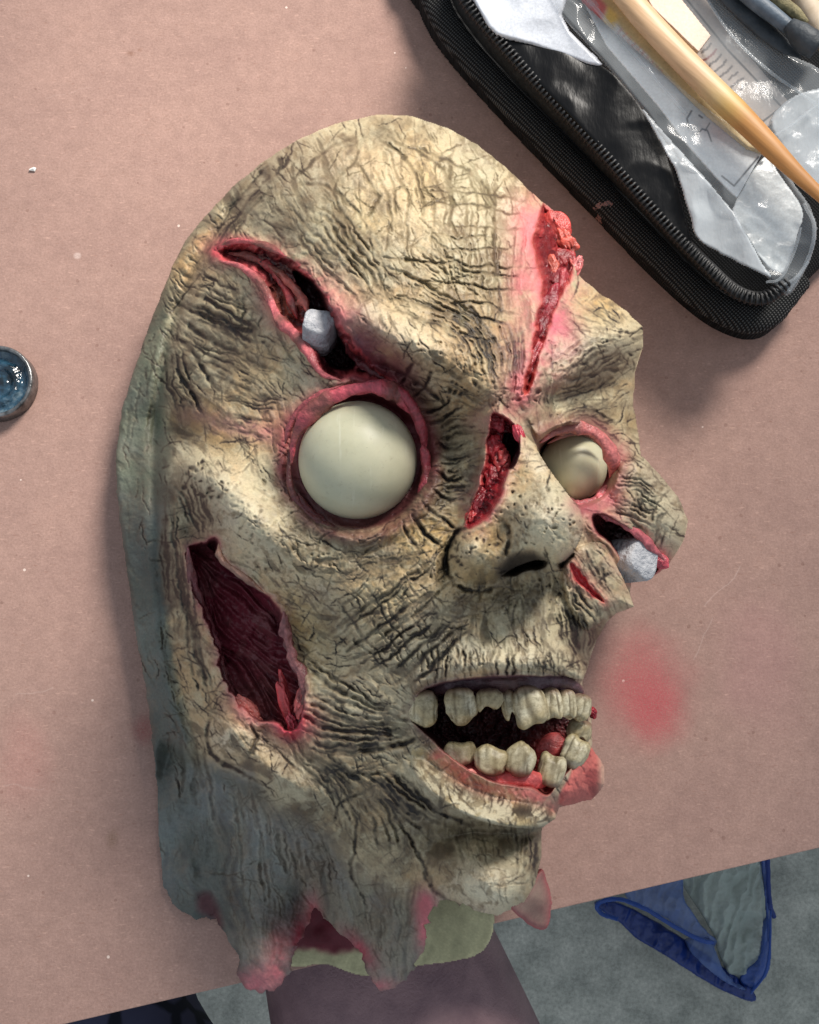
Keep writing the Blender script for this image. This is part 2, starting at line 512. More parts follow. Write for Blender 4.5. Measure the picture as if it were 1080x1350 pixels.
# ================================================================== the mask
MU0, MV0, MU1, MV1 = 140, 135, 925, 1325
U, V = np.meshgrid(np.arange(MU0, MU1, dtype=float), np.arange(MV0, MV1, dtype=float))
MH, MW = U.shape
OUT = [(500,150),(545,153),(590,168),(630,190),(665,218),(690,242),(712,263),(722,270),(737,285),(752,318),(757,338),(768,343),
 (764,362),(790,385),(820,405),(848,430),(849,455),(838,490),(835,530),(843,575),(846,600),(870,625),(895,655),(908,685),
 (903,710),(882,745),(868,757),(850,765),(832,768),(832,785),(837,800),(815,808),(800,822),(785,850),(776,880),(768,900),
 (772,920),(780,940),(780,965),(781,985),(797,1010),(798,1035),(780,1055),(738,1065),(733,1080),(715,1092),(714,1130),
 (706,1165),(692,1190),(655,1208),(625,1200),(600,1188),(580,1188),(566,1205),(560,1250),(546,1280),(522,1303),(500,1308),
 (484,1285),(472,1252),(442,1226),(415,1198),(402,1230),(387,1260),(382,1285),(366,1304),(340,1310),(320,1300),(310,1285),
 (316,1265),(300,1240),(286,1212),(255,1212),(230,1195),(215,1170),(209,1100),(207,1040),(195,930),(178,830),(165,740),
 (153,650),(152,600),(160,540),(175,490),(205,405),(226,352),(243,318),(270,285),(306,246),(350,210),(385,188),(440,163)]
OUT = np.array(OUT, float)
# fine raggedness of the outline
_o = []
for i in range(len(OUT)):
    a, b = OUT[i], OUT[(i + 1) % len(OUT)]
    n = max(1, int(np.hypot(*(b - a)) / (5 if a[1] > 1185 else 9)))
    for k in range(n):
        _o.append(a + (b - a) * k / n + RNG.normal(0, 1.5 if a[1] > 1185 else 0.55, 2) * (1.0 if k else 0.4))
OUTL = np.array(_o)
SD = poly_sd(U, V, OUTL, 40.0)

# ---- big form: heights in mm above the table
CP = [  # outline
 (500,150,64),(400,182,57),(310,240,44),(240,322,33),(205,420,27),(168,505,23),(152,620,21),(160,760,21),(185,900,21),(206,1040,19),
 (215,1150,16),(255,1210,14),(600,175,64),(680,232,64),(722,270,70),(760,345,80),(848,432,84),(838,500,72),(842,575,70),(906,685,74),
 (880,748,62),(835,800,68),(785,850,76),(772,930,84),(798,1030,84),(733,1080,96),(714,1130,92),(690,1190,96),
 # forehead
 (500,210,96),(500,280,118),(560,330,134),(420,260,100),(630,280,118),(640,350,132),(460,380,126),(580,420,142),(350,310,82),
 (270,400,60),(310,450,78),(690,420,124),(690,330,110),(390,350,104),(740,400,104),(330,250,62),(280,310,50),
 # temples, left side
 (230,480,46),(262,560,66),(330,520,92),(222,640,52),(205,540,32),(190,620,27),(195,760,26),(215,860,30),(215,980,24),(240,1100,24),
 # brows and bridge
 (500,440,138),(560,470,146),(600,510,140),(650,500,146),(700,520,136),(760,470,122),(810,450,104),(780,540,104),
 (590,590,122),(620,620,128),(640,560,140),
 # left eye surroundings
 (470,515,126),(395,560,108),(385,640,108),(430,700,116),(520,700,122),(570,650,124),
 # cheekbone, cheek
 (290,640,98),(330,690,110),(255,625,76),(400,740,116),(250,700,72),(245,780,60),(270,880,56),(380,800,98),(410,880,94),(360,985,78),
 (450,770,118),(520,800,127),(570,740,132),(600,820,136),(300,960,62),(270,960,48),
 # right side of the face
 (730,600,118),(770,650,112),(820,640,99),(860,670,92),(800,760,96),(750,770,118),(720,820,124),(770,830,100),
 # mouth region
 (560,880,128),(650,850,138),(740,860,120),(690,800,128),(640,800,133),
 (450,950,104),(510,970,112),(430,1050,92),(350,1040,70),(500,1040,106),
 (570,1010,118),(650,1050,126),(720,1065,114),(620,1110,112),(560,1110,100),(640,1165,124),(690,1150,112),(590,1170,108),
 # neck
 (300,1050,40),(300,1150,36),(380,1120,54),(460,1130,70),(520,1170,76),(345,1290,40),(345,1230,42),(505,1295,48),(510,1230,60),(415,1190,48),
]
Z = tps(CP, U, V)


def gadd(u, v, su, sv, amp, ang=0.0, p=1.0):
    global Z
    c, s = math.cos(math.radians(ang)), math.sin(math.radians(ang))
    x = ((U - u) * c + (V - v) * s) / su; y = (-(U - u) * s + (V - v) * c) / sv
    Z = Z + amp * np.exp(-((x * x + y * y) ** p))


def smax(a, b, k):
    h = np.clip(0.5 + 0.5 * (a - b) / k, 0, 1)
    return b * (1 - h) + a * h + k * h * (1 - h)


def layer(poly, pts, R, A, k=4.0, smooth=True):
    """an overlapping form with its own outline (nose, lip, chin, flap) laid over what is behind"""
    global Z
    P = catmull(poly, 4, True) if smooth else np.asarray(poly, float)
    sd = poly_sd(U, V, P)
    zl = tps(pts, U, V, 12, 5.0)
    t = np.clip(1 - sd / R, 0, 1)
    zl = zl - A * (1 - np.sqrt(np.clip(1 - t * t, 0, 1)))
    Z = np.where(sd > 0, smax(zl, Z, k), Z)
    return sd


# eyebrows / bone bosses
gadd(540, 450, 78, 30, 12, 22); gadd(480, 425, 40, 22, 4, 20)
gadd(798, 440, 52, 30, 13, -12); gadd(770, 520, 60, 16, -8, -12); gadd(770, 480, 50, 22, 6, -35)
gadd(325, 678, 84, 38, 13, 42); gadd(268, 624, 36, 26, 8, 30); gadd(252, 690, 17, 44, -12, -12); gadd(238, 560, 40, 16, -10, 10)
gadd(600, 565, 38, 26, -9, -20)             # inner corner hollow
gadd(505, 497, 52, 26, -17, 35); gadd(555, 560, 22, 40, -8, 0)             # hollow under left brow
gadd(395, 800, 50, 90, -4, -20)
gadd(304, 966, 33, 30, 15, 20); gadd(270, 930, 20, 30, -5)              # jaw knob
gadd(360, 1018, 60, 18, 12, 35)
gadd(700, 770, 60, 26, -6, 10)
gadd(250, 590, 60, 22, -8, 10)
# chin, with concavity under the lower lip
gadd(638, 1166, 50, 36, 8); gadd(625, 1104, 80, 18, -9, 5)
# folds of the neck
gadd(250, 1150, 14, 60, 6); gadd(285, 1130, 14, 60, -8, -8); gadd(340, 1240, 26, 60, 8); gadd(505, 1250, 34, 60, 8, 8); gadd(415, 1165, 26, 46, -10)

# crease between head and back rim, rim lip
def groove(pts, wd, amp, n=6):
    global Z
    p = catmull(pts, n); d = np.full(U.shape, 1e3)
    for a, b in zip(p[:-1], p[1:]):
        i0 = max(int(min(a[1], b[1]) - 4 * wd - MV0), 0); i1 = min(int(max(a[1], b[1]) + 4 * wd - MV0) + 2, MH)
        j0 = max(int(min(a[0], b[0]) - 4 * wd - MU0), 0); j1 = min(int(max(a[0], b[0]) + 4 * wd - MU0) + 2, MW)
        if i1 <= i0 or j1 <= j0: continue
        d[i0:i1, j0:j1] = np.minimum(d[i0:i1, j0:j1], seg_dist(U[i0:i1, j0:j1], V[i0:i1, j0:j1], a, b)[0])
    Z = Z + amp * np.exp(-(d / wd) ** 2)


groove([(345,232),(290,295),(248,370),(222,450),(208,540),(204,650),(212,760),(224,860),(242,930),(262,1000)], 9, -6.0)
groove([(262,1000),(250,1080),(262,1150)], 16, -4.0)
# the neck drops back under the jaw
_nk = [(262,992),(300,1016),(345,1036),(400,1072),(436,1098),(470,1142),(515,1172),(560,1190),(600,1230),(600,1330),(200,1330),(200,1000)]
SD_NECK = _sd = poly_sd(U, V, catmull(_nk, 4, True)); Z = Z - 17.0 * sstep(_sd, -4, 22) * (1 - sstep(V, 1180, 1290) * 0.8)
# right cheek boss
SD_RCHEEK = layer([(800,625),(845,600),(870,625),(895,655),(908,685),(903,712),(882,745),(866,752),(845,722),(815,692),(800,665)],
      [(840,640,106),(880,680,98),(815,670,108),(850,715,95),(880,735,84)], 34, 16, 5)
# lower right cheek flap
layer([(745,735),(790,715),(812,745),(832,785),(838,800),(815,808),(795,820),(770,830),(745,790)],
      [(750,760,122),(790,740,116),(825,790,104),(780,810,112)], 12, 6, 3)
# nose
NOSE = [(652,530),(690,556),(706,585),(724,615),(746,645),(765,672),(768,698),(758,724),(738,742),(710,738),(680,748),(650,764),(618,772),(592,754),(592,722),(612,690),(628,640),(636,580)]
SD_NOSE = layer(NOSE, [(655,540,150),(690,575,149),(712,620,154),(745,672,162),(752,700,160),(722,716,162),(690,680,159),(655,650,152),(638,600,147),
      (622,725,150),(600,740,144),(655,740,152),(690,715,159),(630,765,143)], 26, 14, 3)
gadd(716, 684, 42, 38, 9); gadd(622, 730, 27, 26, 11); gadd(662, 702, 12, 32, -6, 28); gadd(735, 650, 16, 50, 3, -32); gadd(588, 738, 9, 34, -7, 8)
# upper lip shelf
LIP_U = [(538,880),(552,850),(600,836),(660,832),(720,838),(755,858),(768,880),(766,897),(740,890),(700,885),(650,887),(600,892),(565,902),(545,915)]
SD_LU = layer(LIP_U, [(550,885,128),(600,865,139),(660,862,143),(720,866,136),(758,882,119),(700,840,131),(620,840,135)], 18, 11, 4)
# lower lip roll
LIP_D = [(540,985),(560,985),(580,1005),(615,1030),(660,1045),(700,1050),(725,1060),(736,1074),(728,1088),(690,1092),(640,1084),(590,1062),(550,1026)]
SD_LD = layer(LIP_D, [(545,990,112),(580,1022,125),(640,1058,134),(700,1070,130),(730,1076,118)], 20, 12, 4)
# torn lip on the far side
SD_LT = layer([(760,1000),(783,985),(798,1010),(800,1032),(784,1054),(760,1062),(738,1062),(738,1045),(750,1025)],
      [(765,1020,104),(790,1020,94),(760,1050,102)], 12, 7, 2)


# chin
layer([(556,1128),(585,1104),(640,1092),(690,1092),(716,1096),(715,1130),(707,1165),(692,1190),(655,1208),(625,1201),(596,1187),(568,1160)],
      [(640,1152,136),(640,1110,120),(695,1140,122),(580,1150,114),(640,1195,130),(600,1110,112),(700,1100,112)], 34, 20, 6)
# ---- cuts
WET = np.zeros(U.shape)
def poly_field(poly, n=4, closed=True, smooth=True):
    return poly_sd(U, V, catmull(poly, n, True) if smooth else np.asarray(poly, float))


def carve(poly, floor, wall=6.0, rim=0.0, rimw=6.0, jag=1.5, seed=3, dome=0.0):
    """open a hole: floor = mm height of its bottom (number or relative if negative)"""
    global Z
    sd = poly_field(poly) + (fnoise(MH, MW, 14, seed, 3) - 0.5) * 2 * jag * 2
    t = sstep(sd, 0, wall)
    fl = Z + floor if np.ndim(floor) == 0 and floor < 0 else floor
    if rim: Z = Z + rim * np.exp(-((sd + rimw * 0.5) / rimw) ** 2)
    Z = Z * (1 - t) + fl * t
    return sd


MOUTH = [(541,948),(548,922),(562,906),(600,896),(650,891),(700,890),(745,893),(768,905),(776,935),(772,975),(760,1005),(738,1030),(722,1050),(700,1040),(660,1035),(620,1018),(585,992),(560,968)]
SD_MOUTH = carve(MOUTH, 86.0, 9, 0.0, 5, 0.6, 5)
HOLE = [(246,722),(268,715),(286,712),(290,735),(318,758),(352,784),(374,806),(375,832),(384,868),(400,898),(402,925),(392,955),(380,962),(360,952),(335,950),(312,928),(292,884),(282,850),(263,802),(251,760)]
SD_HOLE = carve(HOLE, 54.0 + 0.10 * (U - 300), 7, 2.5, 6, 3.2, 8)
BROW_CUT = [(283,330),(305,320),(340,323),(375,338),(408,362),(432,392),(448,422),(462,448),(482,470),(505,492),(522,508),(500,505),(470,494),(448,500),(425,490),(408,462),(392,440),(372,424),(362,402),(348,374),(325,352),(298,344)]
SD_BROW = carve(BROW_CUT, -9.0, 12, 2.5, 7, 3.2, 12)
SD_BROW2 = carve([(385,358),(408,366),(428,392),(440,425),(455,455),(470,480),(450,490),(432,480),(418,450),(405,405)], -12.0, 6, 0, 4, 1.0, 14)
GASH = [(714,266),(724,274),(740,300),(752,335),(756,360),(742,385),(730,420),(717,455),(706,492),(696,520),(689,524),(694,490),(702,450),(708,415),(713,380),(708,350),(702,325),(708,295)]
SD_GASH = carve(GASH, -10.0, 9, 2.0, 6, 2.0, 21)
NCUT = [(648,545),(664,547),(680,560),(685,582),(678,606),(668,630),(660,655),(645,680),(628,695),(614,694),(618,672),(630,640),(640,605),(642,575)]
SD_NCUT = carve(NCUT, -9.0, 7, 1.6, 5, 1.4, 25)
SD_NHOLE = carve([(664,572),(682,575),(686,598),(676,618),(664,612)], -8.0, 4, 0, 3, 0.6, 26)
NOSTRIL = [(654,756),(664,738),(684,727),(706,728),(722,740),(716,752),(696,753),(674,762)]
SD_NOST = carve(NOSTRIL, -18.0, 12, 0, 4, 1.2, 29)
SD_NOST2 = carve([(736,744),(744,737),(756,728),(758,734),(748,745),(740,750)], -6.0, 5, 0, 4, 0.3, 30)
RCUT = [(779,682),(790,676),(806,682),(830,698),(852,722),(872,742),(866,756),(850,764),(832,766),(818,738),(802,716),(786,702)]
SD_RCUT = carve(RCUT, -26.0, 6, 1.8, 5, 1.0, 33)
SLASH = [(752,742),(760,748),(775,768),(792,786),(797,795),(785,790),(768,775),(755,758)]
SD_SLASH = carve(SLASH, -3.0, 5, 1.6, 5, 2.0, 36)
NECKCUT = [(415,1180),(428,1198),(445,1222),(470,1250),(440,1224),(415,1200),(402,1226),(392,1240),(404,1206)]
FOLD = [(262,1182),(276,1178),(288,1200),(292,1222),(278,1210),(262,1200)]
SD_FOLD = poly_field(FOLD); Z = Z - 3.0 * sstep(SD_FOLD, -8, 8)
# left eye socket
RE = np.hypot(U - 472, V - 607)
t = sstep(RE, 95, 80); Z = Z * (1 - t) + 116 * t
Z += 5.0 * np.exp(-((RE - 103) / 12) ** 2) * (0.7 + 0.6 * fnoise(MH, MW, 22, 50, 3))
# right eye socket
RX = np.hypot((U - 757) / 1.05, V - 614)
t = sstep(RX, 58, 42) * (SD_NOSE < 2); Z = Z * (1 - t) + 86 * t
for (a, b, c_) in (((712, 572), (757, 556), 4), ((757, 556), (805, 575), 5), ((805, 575), (822, 612), 4)):
    d, _t = seg_dist(U, V, a, b); Z += c_ * np.exp(-(d / 10) ** 2)

# ---- wrinkles, pores: carved as strokes
D = np.zeros(U.shape)          # depth 0..1 field scaled in mm
WASH = np.zeros(U.shape)       # dark paint rubbed into them
HI = np.zeros(U.shape)         # pale dry brush on the ridges


def stroke(pts, wd=2.5, dep=1.0, wash=0.8, ridge=0.35, n=4, taper=True):
    p = catmull(pts, n) if len(pts) > 2 else catmull(pts, 6)
    m = len(p); wd = wd * 0.86
    for i in range(m - 1):
        a, b = p[i], p[i + 1]
        tt = (i + 0.5) / (m - 1)
        tp = (min(1.0, 5 * tt * 1.0, 5 * (1 - tt)) * 0.75 + 0.25) if taper else 1.0
        ww = wd * (0.6 + 0.4 * tp) ; R = ww * 3 + 2
        i0 = max(int(min(a[1], b[1]) - R - MV0), 0); i1 = min(int(max(a[1], b[1]) + R - MV0) + 2, MH)
        j0 = max(int(min(a[0], b[0]) - R - MU0), 0); j1 = min(int(max(a[0], b[0]) + R - MU0) + 2, MW)
        if i1 <= i0 or j1 <= j0: continue
        d, _ = seg_dist(U[i0:i1, j0:j1], V[i0:i1, j0:j1], a, b)
        g = np.exp(-(d / (ww * 0.92)) ** 2.6) * tp
        D[i0:i1, j0:j1] = np.maximum(D[i0:i1, j0:j1], g * dep)
        WASH[i0:i1, j0:j1] = np.maximum(WASH[i0:i1, j0:j1], np.exp(-(d / (ww * 0.9)) ** 3) * tp * wash)
        HI[i0:i1, j0:j1] = np.maximum(HI[i0:i1, j0:j1], np.exp(-((d - ww * 1.9) / (ww * 0.8)) ** 2) * tp * ridge)


def wob(pts, amp):
    p = np.asarray(pts, float).copy(); p += RNG.normal(0, amp, p.shape); return p


def family(A, B, n, wd=2.5, dep=1.0, wash=0.8, jit=3.0, cut=0.25, ridge=0.35, skip=0.0):
    """n wrinkles flowing between guide curves A and B (same number of points)"""
    A = catmull(A, 4) if len(A) > 2 else catmull(A, 6); B = catmull(B, 4) if len(B) > 2 else catmull(B, 6)
    m = min(len(A), len(B))
    A = A[np.linspace(0, len(A) - 1, m).astype(int)]; B = B[np.linspace(0, len(B) - 1, m).astype(int)]
    for k in range(n):
        if RNG.random() < skip: continue
        s = (k + 0.5 + RNG.normal(0, 0.18)) / n
        c = A * (1 - s) + B * s
        lo = int(m * cut * RNG.random()); hi = m - int(m * cut * RNG.random())
        c = c[lo:hi:2] if hi - lo > 5 else c[lo:hi]
        if len(c) < 2: continue
        stroke(wob(c, jit * 0.35), wd * RNG.uniform(0.65, 1.3), dep * RNG.uniform(0.6, 1.2), wash * RNG.uniform(0.6, 1.1), ridge, 2)


# forehead: folds radiating from the crown
for s in ([(478,182),(462,215),(440,245),(452,290),(475,330)], [(492,180),(530,205),(552,240),(560,285)], [(470,180),(430,200),(385,235)],
          [(505,180),(560,205),(590,230),(596,290),(612,320)], [(540,190),(600,215),(640,240)], [(383,237),(430,245),(462,270),(482,300)],
          [(455,200),(490,240),(500,270),(470,300)], [(620,215),(650,260),(655,330),(650,385)], [(590,205),(597,260),(590,310)]):
    stroke(wob(s, 1.0), 3.2, 1.2, 0.75)
family([(345,265),(400,330),(470,400)], [(430,255),(480,310),(530,390)], 7, 3.0, 1.2, 0.8, 4, 0.3)
family([(330,290),(370,330),(420,380)], [(390,250),(440,310),(490,360)], 6, 2.2, 0.8, 0.7, 5, 0.5)
family([(470,190),(500,250),(500,330)], [(650,225),(665,280),(660,340)], 11, 2.4, 0.9, 0.65, 5, 0.5)
# forehead crosshatch
for y, x0, x1, dy in ((253,552,692,10),(266,545,702,20),(293,566,712,10),(307,560,650,8),(329,578,662,-2),(341,505,716,16),(356,600,700,12),(370,566,704,16),(392,588,690,22),(412,600,680,18),(438,590,660,14)):
    stroke(wob([(x0, y), ((x0 + x1) / 2, y + dy * 0.5 + RNG.normal(0, 2)), (x1, y + dy)], 1.2), 2.1, 1.0, 0.85)
family([(560,250),(575,340),(618,450)], [(705,250),(690,340),(684,470)], 13, 2.1, 0.9, 0.8, 4, 0.45)
family([(555,300),(600,330),(650,360)], [(545,340),(585,375),(640,420)], 5, 2.0, 0.8, 0.7, 4, 0.4)
# lines arching over the brow into the bridge of the nose
family([(470,390),(560,405),(620,440),(655,520)], [(520,345),(600,390),(650,440),(680,515)], 8, 2.6, 1.1, 0.85, 3, 0.35)
family([(500,410),(570,425),(615,470),(622,520)], [(560,400),(615,430),(645,475),(650,525)], 5, 2.2, 0.9, 0.8, 3, 0.3)
family([(652,420),(668,470),(668,530)], [(690,420),(692,470),(684,530)], 6, 2.6, 1.2, 1.0, 2, 0.2)
# temple, left
family([(250,370),(300,400),(350,440)], [(225,470),(280,500),(380,545)], 9, 3.2, 1.4, 0.95, 5, 0.35)
family([(262,350),(300,375),(345,385)], [(240,420),(300,440),(400,490)], 6, 2.6, 1.1, 0.9, 6, 0.5)
family([(300,365),(310,400),(300,440)], [(350,390),(345,430),(330,470)], 4, 2.2, 0.9, 0.8, 4, 0.4)
family([(232,410),(240,460),(262,520)], [(215,470),(225,530),(240,590)], 6, 2.8, 1.2, 0.95, 4, 0.3)
family([(270,500),(330,520),(390,530)], [(260,560),(320,575),(380,585)], 7, 2.4, 1.0, 0.85, 4, 0.4)
for s in ([(232,440),(262,470),(285,515)], [(228,480),(250,510),(270,550)], [(290,420),(320,445),(355,455)], [(235,398),(300,432),(340,438)]):
    stroke(wob(s, 1), 4.2, 1.8, 1.0)
# crow's feet between left eye and nose
for k in range(11):
    a = math.radians(-62 + k * 12 + RNG.normal(0, 3)); r0, r1 = 104, 150 + RNG.uniform(-12, 16)
    cx, cy = 472, 607
    stroke(wob([(cx + r0 * math.cos(a), cy + r0 * math.sin(a)), (cx + 128 * math.cos(a + 0.06), cy + 128 * math.sin(a + 0.06)), (cx + r1 * math.cos(a + 0.02), cy + r1 * math.sin(a + 0.02))], 1.5), 3.0, 1.5, 0.95, 0.6)
family([(575,560),(605,548),(640,545)], [(575,660),(600,665),(622,660)], 12, 2.2, 1.1, 0.9, 3, 0.4, 0.6)
# under the eye, cheek: crosshatch toward the mouth
family([(430,830),(490,790),(565,735)], [(525,920),(575,880),(640,815)], 9, 2.7, 1.2, 0.95, 3, 0.25, 0.5)
family([(470,790),(500,770),(540,735)], [(560,860),(590,840),(620,800)], 7, 2.0, 0.9, 0.8, 4, 0.5, 0.5)
family([(425,790),(470,850),(530,930)], [(560,745),(590,790),(610,830)], 11, 1.9, 0.8, 0.75, 4, 0.6, 0.5)
family([(395,780),(420,815),(450,850)], [(500,760),(540,800),(560,840)], 8, 1.8, 0.7, 0.7, 4, 0.6, 0.4)
# smile folds
family([(385,850),(440,890),(500,925),(548,945)], [(395,990),(440,1000),(500,990),(560,975)], 10, 3.6, 1.7, 1.0, 3, 0.25, 0.7)
family([(400,900),(450,935),(510,950)], [(400,1000),(450,1020),(540,1000)], 7, 2.4, 1.1, 0.85, 4, 0.4, 0.5)
# jaw
family([(345,975),(380,1010),(430,1060)], [(430,990),(470,1020),(520,1050)], 7, 2.8, 1.2, 0.9, 4, 0.35, 0.5)
family([(400,1000),(430,1060),(450,1130)], [(500,1030),(540,1080),(560,1150)], 7, 2.6, 1.2, 0.75, 5, 0.4, 0.5)
family([(470,1020),(510,1060),(560,1110)], [(520,1010),(570,1060),(640,1085)], 6, 3.0, 1.2, 0.95, 4, 0.3, 0.4)
for s in ([(462,1060),(470,1100),(462,1150),(478,1175)], [(520,1080),(545,1110),(565,1150),(570,1185)], [(440,1085),(452,1060),(490,1040)], [(395,990),(450,1015),(520,1020)], [(380,950),(400,990),(440,1030)]):
    stroke(wob(s, 1), 2.8, 1.3, 0.75)
# chin
family([(670,1082),(680,1120),(676,1160)], [(714,1090),(712,1130),(700,1170)], 6, 2.2, 1.0, 0.85, 2, 0.35)
family([(590,1090),(600,1120),(610,1150)], [(670,1090),(672,1110),(672,1130)], 8, 1.8, 0.5, 0.5, 3, 0.6)
family([(640,1082),(642,1088),(645,1094)], [(730,1074),(728,1080),(724,1084)], 8, 1.6, 0.6, 0.8, 1, 0.2)
family([(585,1022),(582,1034),(580,1046)], [(728,1066),(724,1076),(716,1084)], 20, 1.4, 0.8, 0.8, 2, 0.3)
family([(560,995),(600,1030),(660,1058)], [(560,1020),(600,1048),(680,1076)], 4, 1.5, 0.7, 0.6, 3, 0.5)
# upper lip
family([(545,850),(550,870),(548,900)], [(768,860),(762,875),(764,895)], 26, 2.0, 1.1, 0.8, 3, 0.35, 0.6)
family([(555,835),(565,850),(570,866)], [(750,832),(752,850),(748,866)], 18, 1.6, 0.7, 0.6, 4, 0.4, 0.5)
family([(560,800),(600,812),(650,805)], [(540,850),(600,835),(680,830)], 5, 2.0, 0.8, 0.8, 4, 0.5)
family([(630,790),(632,810),(628,830)], [(725,775),(728,800),(735,830)], 10, 1.8, 0.7, 0.7, 3, 0.5)
# right brow, right cheek
family([(725,475),(765,450),(820,420)], [(735,545),(790,530),(838,500)], 13, 2.2, 1.0, 0.85, 3, 0.4, 0.5)
family([(760,380),(790,400),(830,430)], [(745,440),(770,440),(800,445)], 6, 1.8, 0.7, 0.6, 3, 0.5)
family([(725,555),(770,535),(820,550)], [(730,572),(775,552),(830,600)], 4, 2.4, 1.1, 1.0, 2, 0.3)
family([(805,628),(845,630),(890,660)], [(800,690),(840,700),(880,740)], 12, 2.0, 0.9, 0.75, 3, 0.45, 0.5)
family([(850,610),(840,650),(850,690)], [(905,680),(880,700),(872,735)], 8, 1.8, 0.7, 0.6, 3, 0.5)
family([(770,715),(785,750),(820,800)], [(745,770),(755,800),(785,830)], 9, 2.2, 1.0, 0.85, 3, 0.35, 0.5)
family([(735,780),(750,830),(770,870)], [(778,820),(782,840),(775,885)], 7, 2.4, 1.1, 0.95, 3, 0.3, 0.4)
family([(715,780),(735,830),(755,870)], [(755,800),(765,840),(770,870)], 5, 2.2, 1.0, 0.8, 3, 0.3, 0.4)
# left side of the head, streaks; neck streaks
family([(225,640),(232,760),(262,930)], [(250,720),(262,850),(300,945)], 11, 2.3, 1.0, 0.9, 3, 0.5, 0.4)
family([(212,660),(215,760),(232,900)], [(225,650),(235,760),(262,930)], 6, 2.0, 0.8, 0.9, 3, 0.5)
family([(225,640),(240,670),(262,715)], [(275,640),(280,680),(286,712)], 8, 2.8, 1.3, 1.0, 3, 0.3, 0.6)
family([(290,1010),(310,1100),(320,1220)], [(420,1080),(440,1130),(450,1190)], 16, 2.4, 0.7, 0.6, 5, 0.6)
family([(460,1150),(480,1200),(490,1270)], [(560,1160),(550,1210),(530,1280)], 12, 2.2, 0.7, 0.65, 4, 0.5)
family([(305,1200),(320,1240),(330,1290)], [(400,1190),(385,1230),(365,1290)], 9, 2.2, 0.7, 0.5, 4, 0.5)
family([(200,420),(165,560),(165,700)], [(225,430),(205,560),(210,700)], 6, 2.2, 0.5, 0.45, 4, 0.6)
family([(350,215),(290,280),(240,380)], [(360,250),(300,320),(250,390)], 8, 2.4, 0.9, 0.8, 4, 0.5)
family([(362,208),(368,222),(360,236)], [(384,205),(382,215),(372,228)], 4, 2.8, 1.5, 1.2, 1, 0.2)
# left of the flange: soft folds
family([(215,900),(225,980),(232,1080)], [(265,960),(280,1040),(300,1120)], 5, 4.0, 0.8, 0.6, 5, 0.5)

# crease round the nose wing, jaw lump, chin and brow; dark wash paints in shading
for s, wd, dp, wa in (([(644,686),(614,692),(594,714),(588,744),(598,768)], 4.0, 2.2, 0.9), ([(598,770),(624,780),(652,770)], 3.5, 1.8, 0.9), ([(664,688),(671,712),(662,742)], 4.5, 1.8, 0.6),
        ([(276,940),(270,968),(282,1000),(312,1016),(350,1036)], 3.6, 2.0, 0.9), ([(330,950),(338,975),(330,1000)], 3.0, 1.4, 0.7), ([(590,1106),(640,1098),(690,1100)], 3.5, 0.8, 0.25),
        ([(566,1130),(562,1160),(585,1186),(622,1200)], 3.5, 1.6, 0.7), ([(470,470),(510,482),(560,510),(590,540)], 4.5, 2.0, 0.8), ([(740,500),(780,492),(826,486)], 3.0, 1.4, 0.6)):
    stroke(wob(s, 1), wd, dp, wa, 0.5)
# short random creases that follow the flow of the skin
OR = np.array([(400,280,50),(500,200,60),(560,220,75),(640,380,85),(580,330,60),(280,450,40),(250,540,50),(610,590,-10),(500,800,-42),(560,780,-42),(450,930,28),(420,1030,52),
 (520,1080,55),(650,1120,80),(350,1180,80),(500,1230,82),(650,860,72),(850,680,25),(770,800,60),(230,800,78),(240,680,75),(540,430,35),(470,400,40),(800,470,-35),(180,700,88),(240,1050,85),(400,760,35),(360,700,40),(700,800,80),(780,410,40),(300,980,40),(690,480,85)], float)


def orient(u, v):
    d = (OR[:, 0] - u) ** 2 + (OR[:, 1] - v) ** 2
    wt = 1 / (d + 300) ** 1.5; a = np.radians(OR[:, 2]) * 2
    return 0.5 * math.atan2((wt * np.sin(a)).sum(), (wt * np.cos(a)).sum())


def no_wrinkle(u, v):
    if np.hypot(u - 472, v - 607) < 92: return True
    i, j = int(v - MV0), int(u - MU0)
    if not (0 <= i < MH and 0 <= j < MW) or SD[i, j] < 3: return True
    return max(SD_MOUTH[i, j], SD_HOLE[i, j], SD_RCUT[i, j], SD_NCUT[i, j], SD_GASH[i, j], SD_BROW[i, j]) > -2


cnt = 0
while cnt < 2300:
    u, v = RNG.uniform(MU0, MU1), RNG.uniform(MV0, MV1)
    if no_wrinkle(u, v): continue
    cnt += 1
    smooth_zone = (SD_NOSE[int(v - MV0), int(u - MU0)] > 0 and v > 600) or (np.hypot((u - 310) / 60, (v - 680) / 60) < 1 ) or (u < 215 and v > 480) or (u < 300 and v > 1000)
    if smooth_zone and RNG.random() < 0.8: continue
    a = orient(u, v) + RNG.normal(0, 0.28) + (math.pi / 2 * RNG.choice([1, 1, -1]) if RNG.random() < 0.2 else 0)
    L = RNG.uniform(5, 20); bend = RNG.normal(0, 0.15) * L
    c, s = math.cos(a), math.sin(a)
    k = 0.6 if v > 1060 else 1.0
    stroke([(u - c * L, v - s * L), (u - s * bend, v + c * bend), (u + c * L, v + s * L)], RNG.uniform(0.7, 1.4), RNG.uniform(0.3, 0.8) * k, RNG.uniform(0.5, 1.1) * k, 0.3, 2)

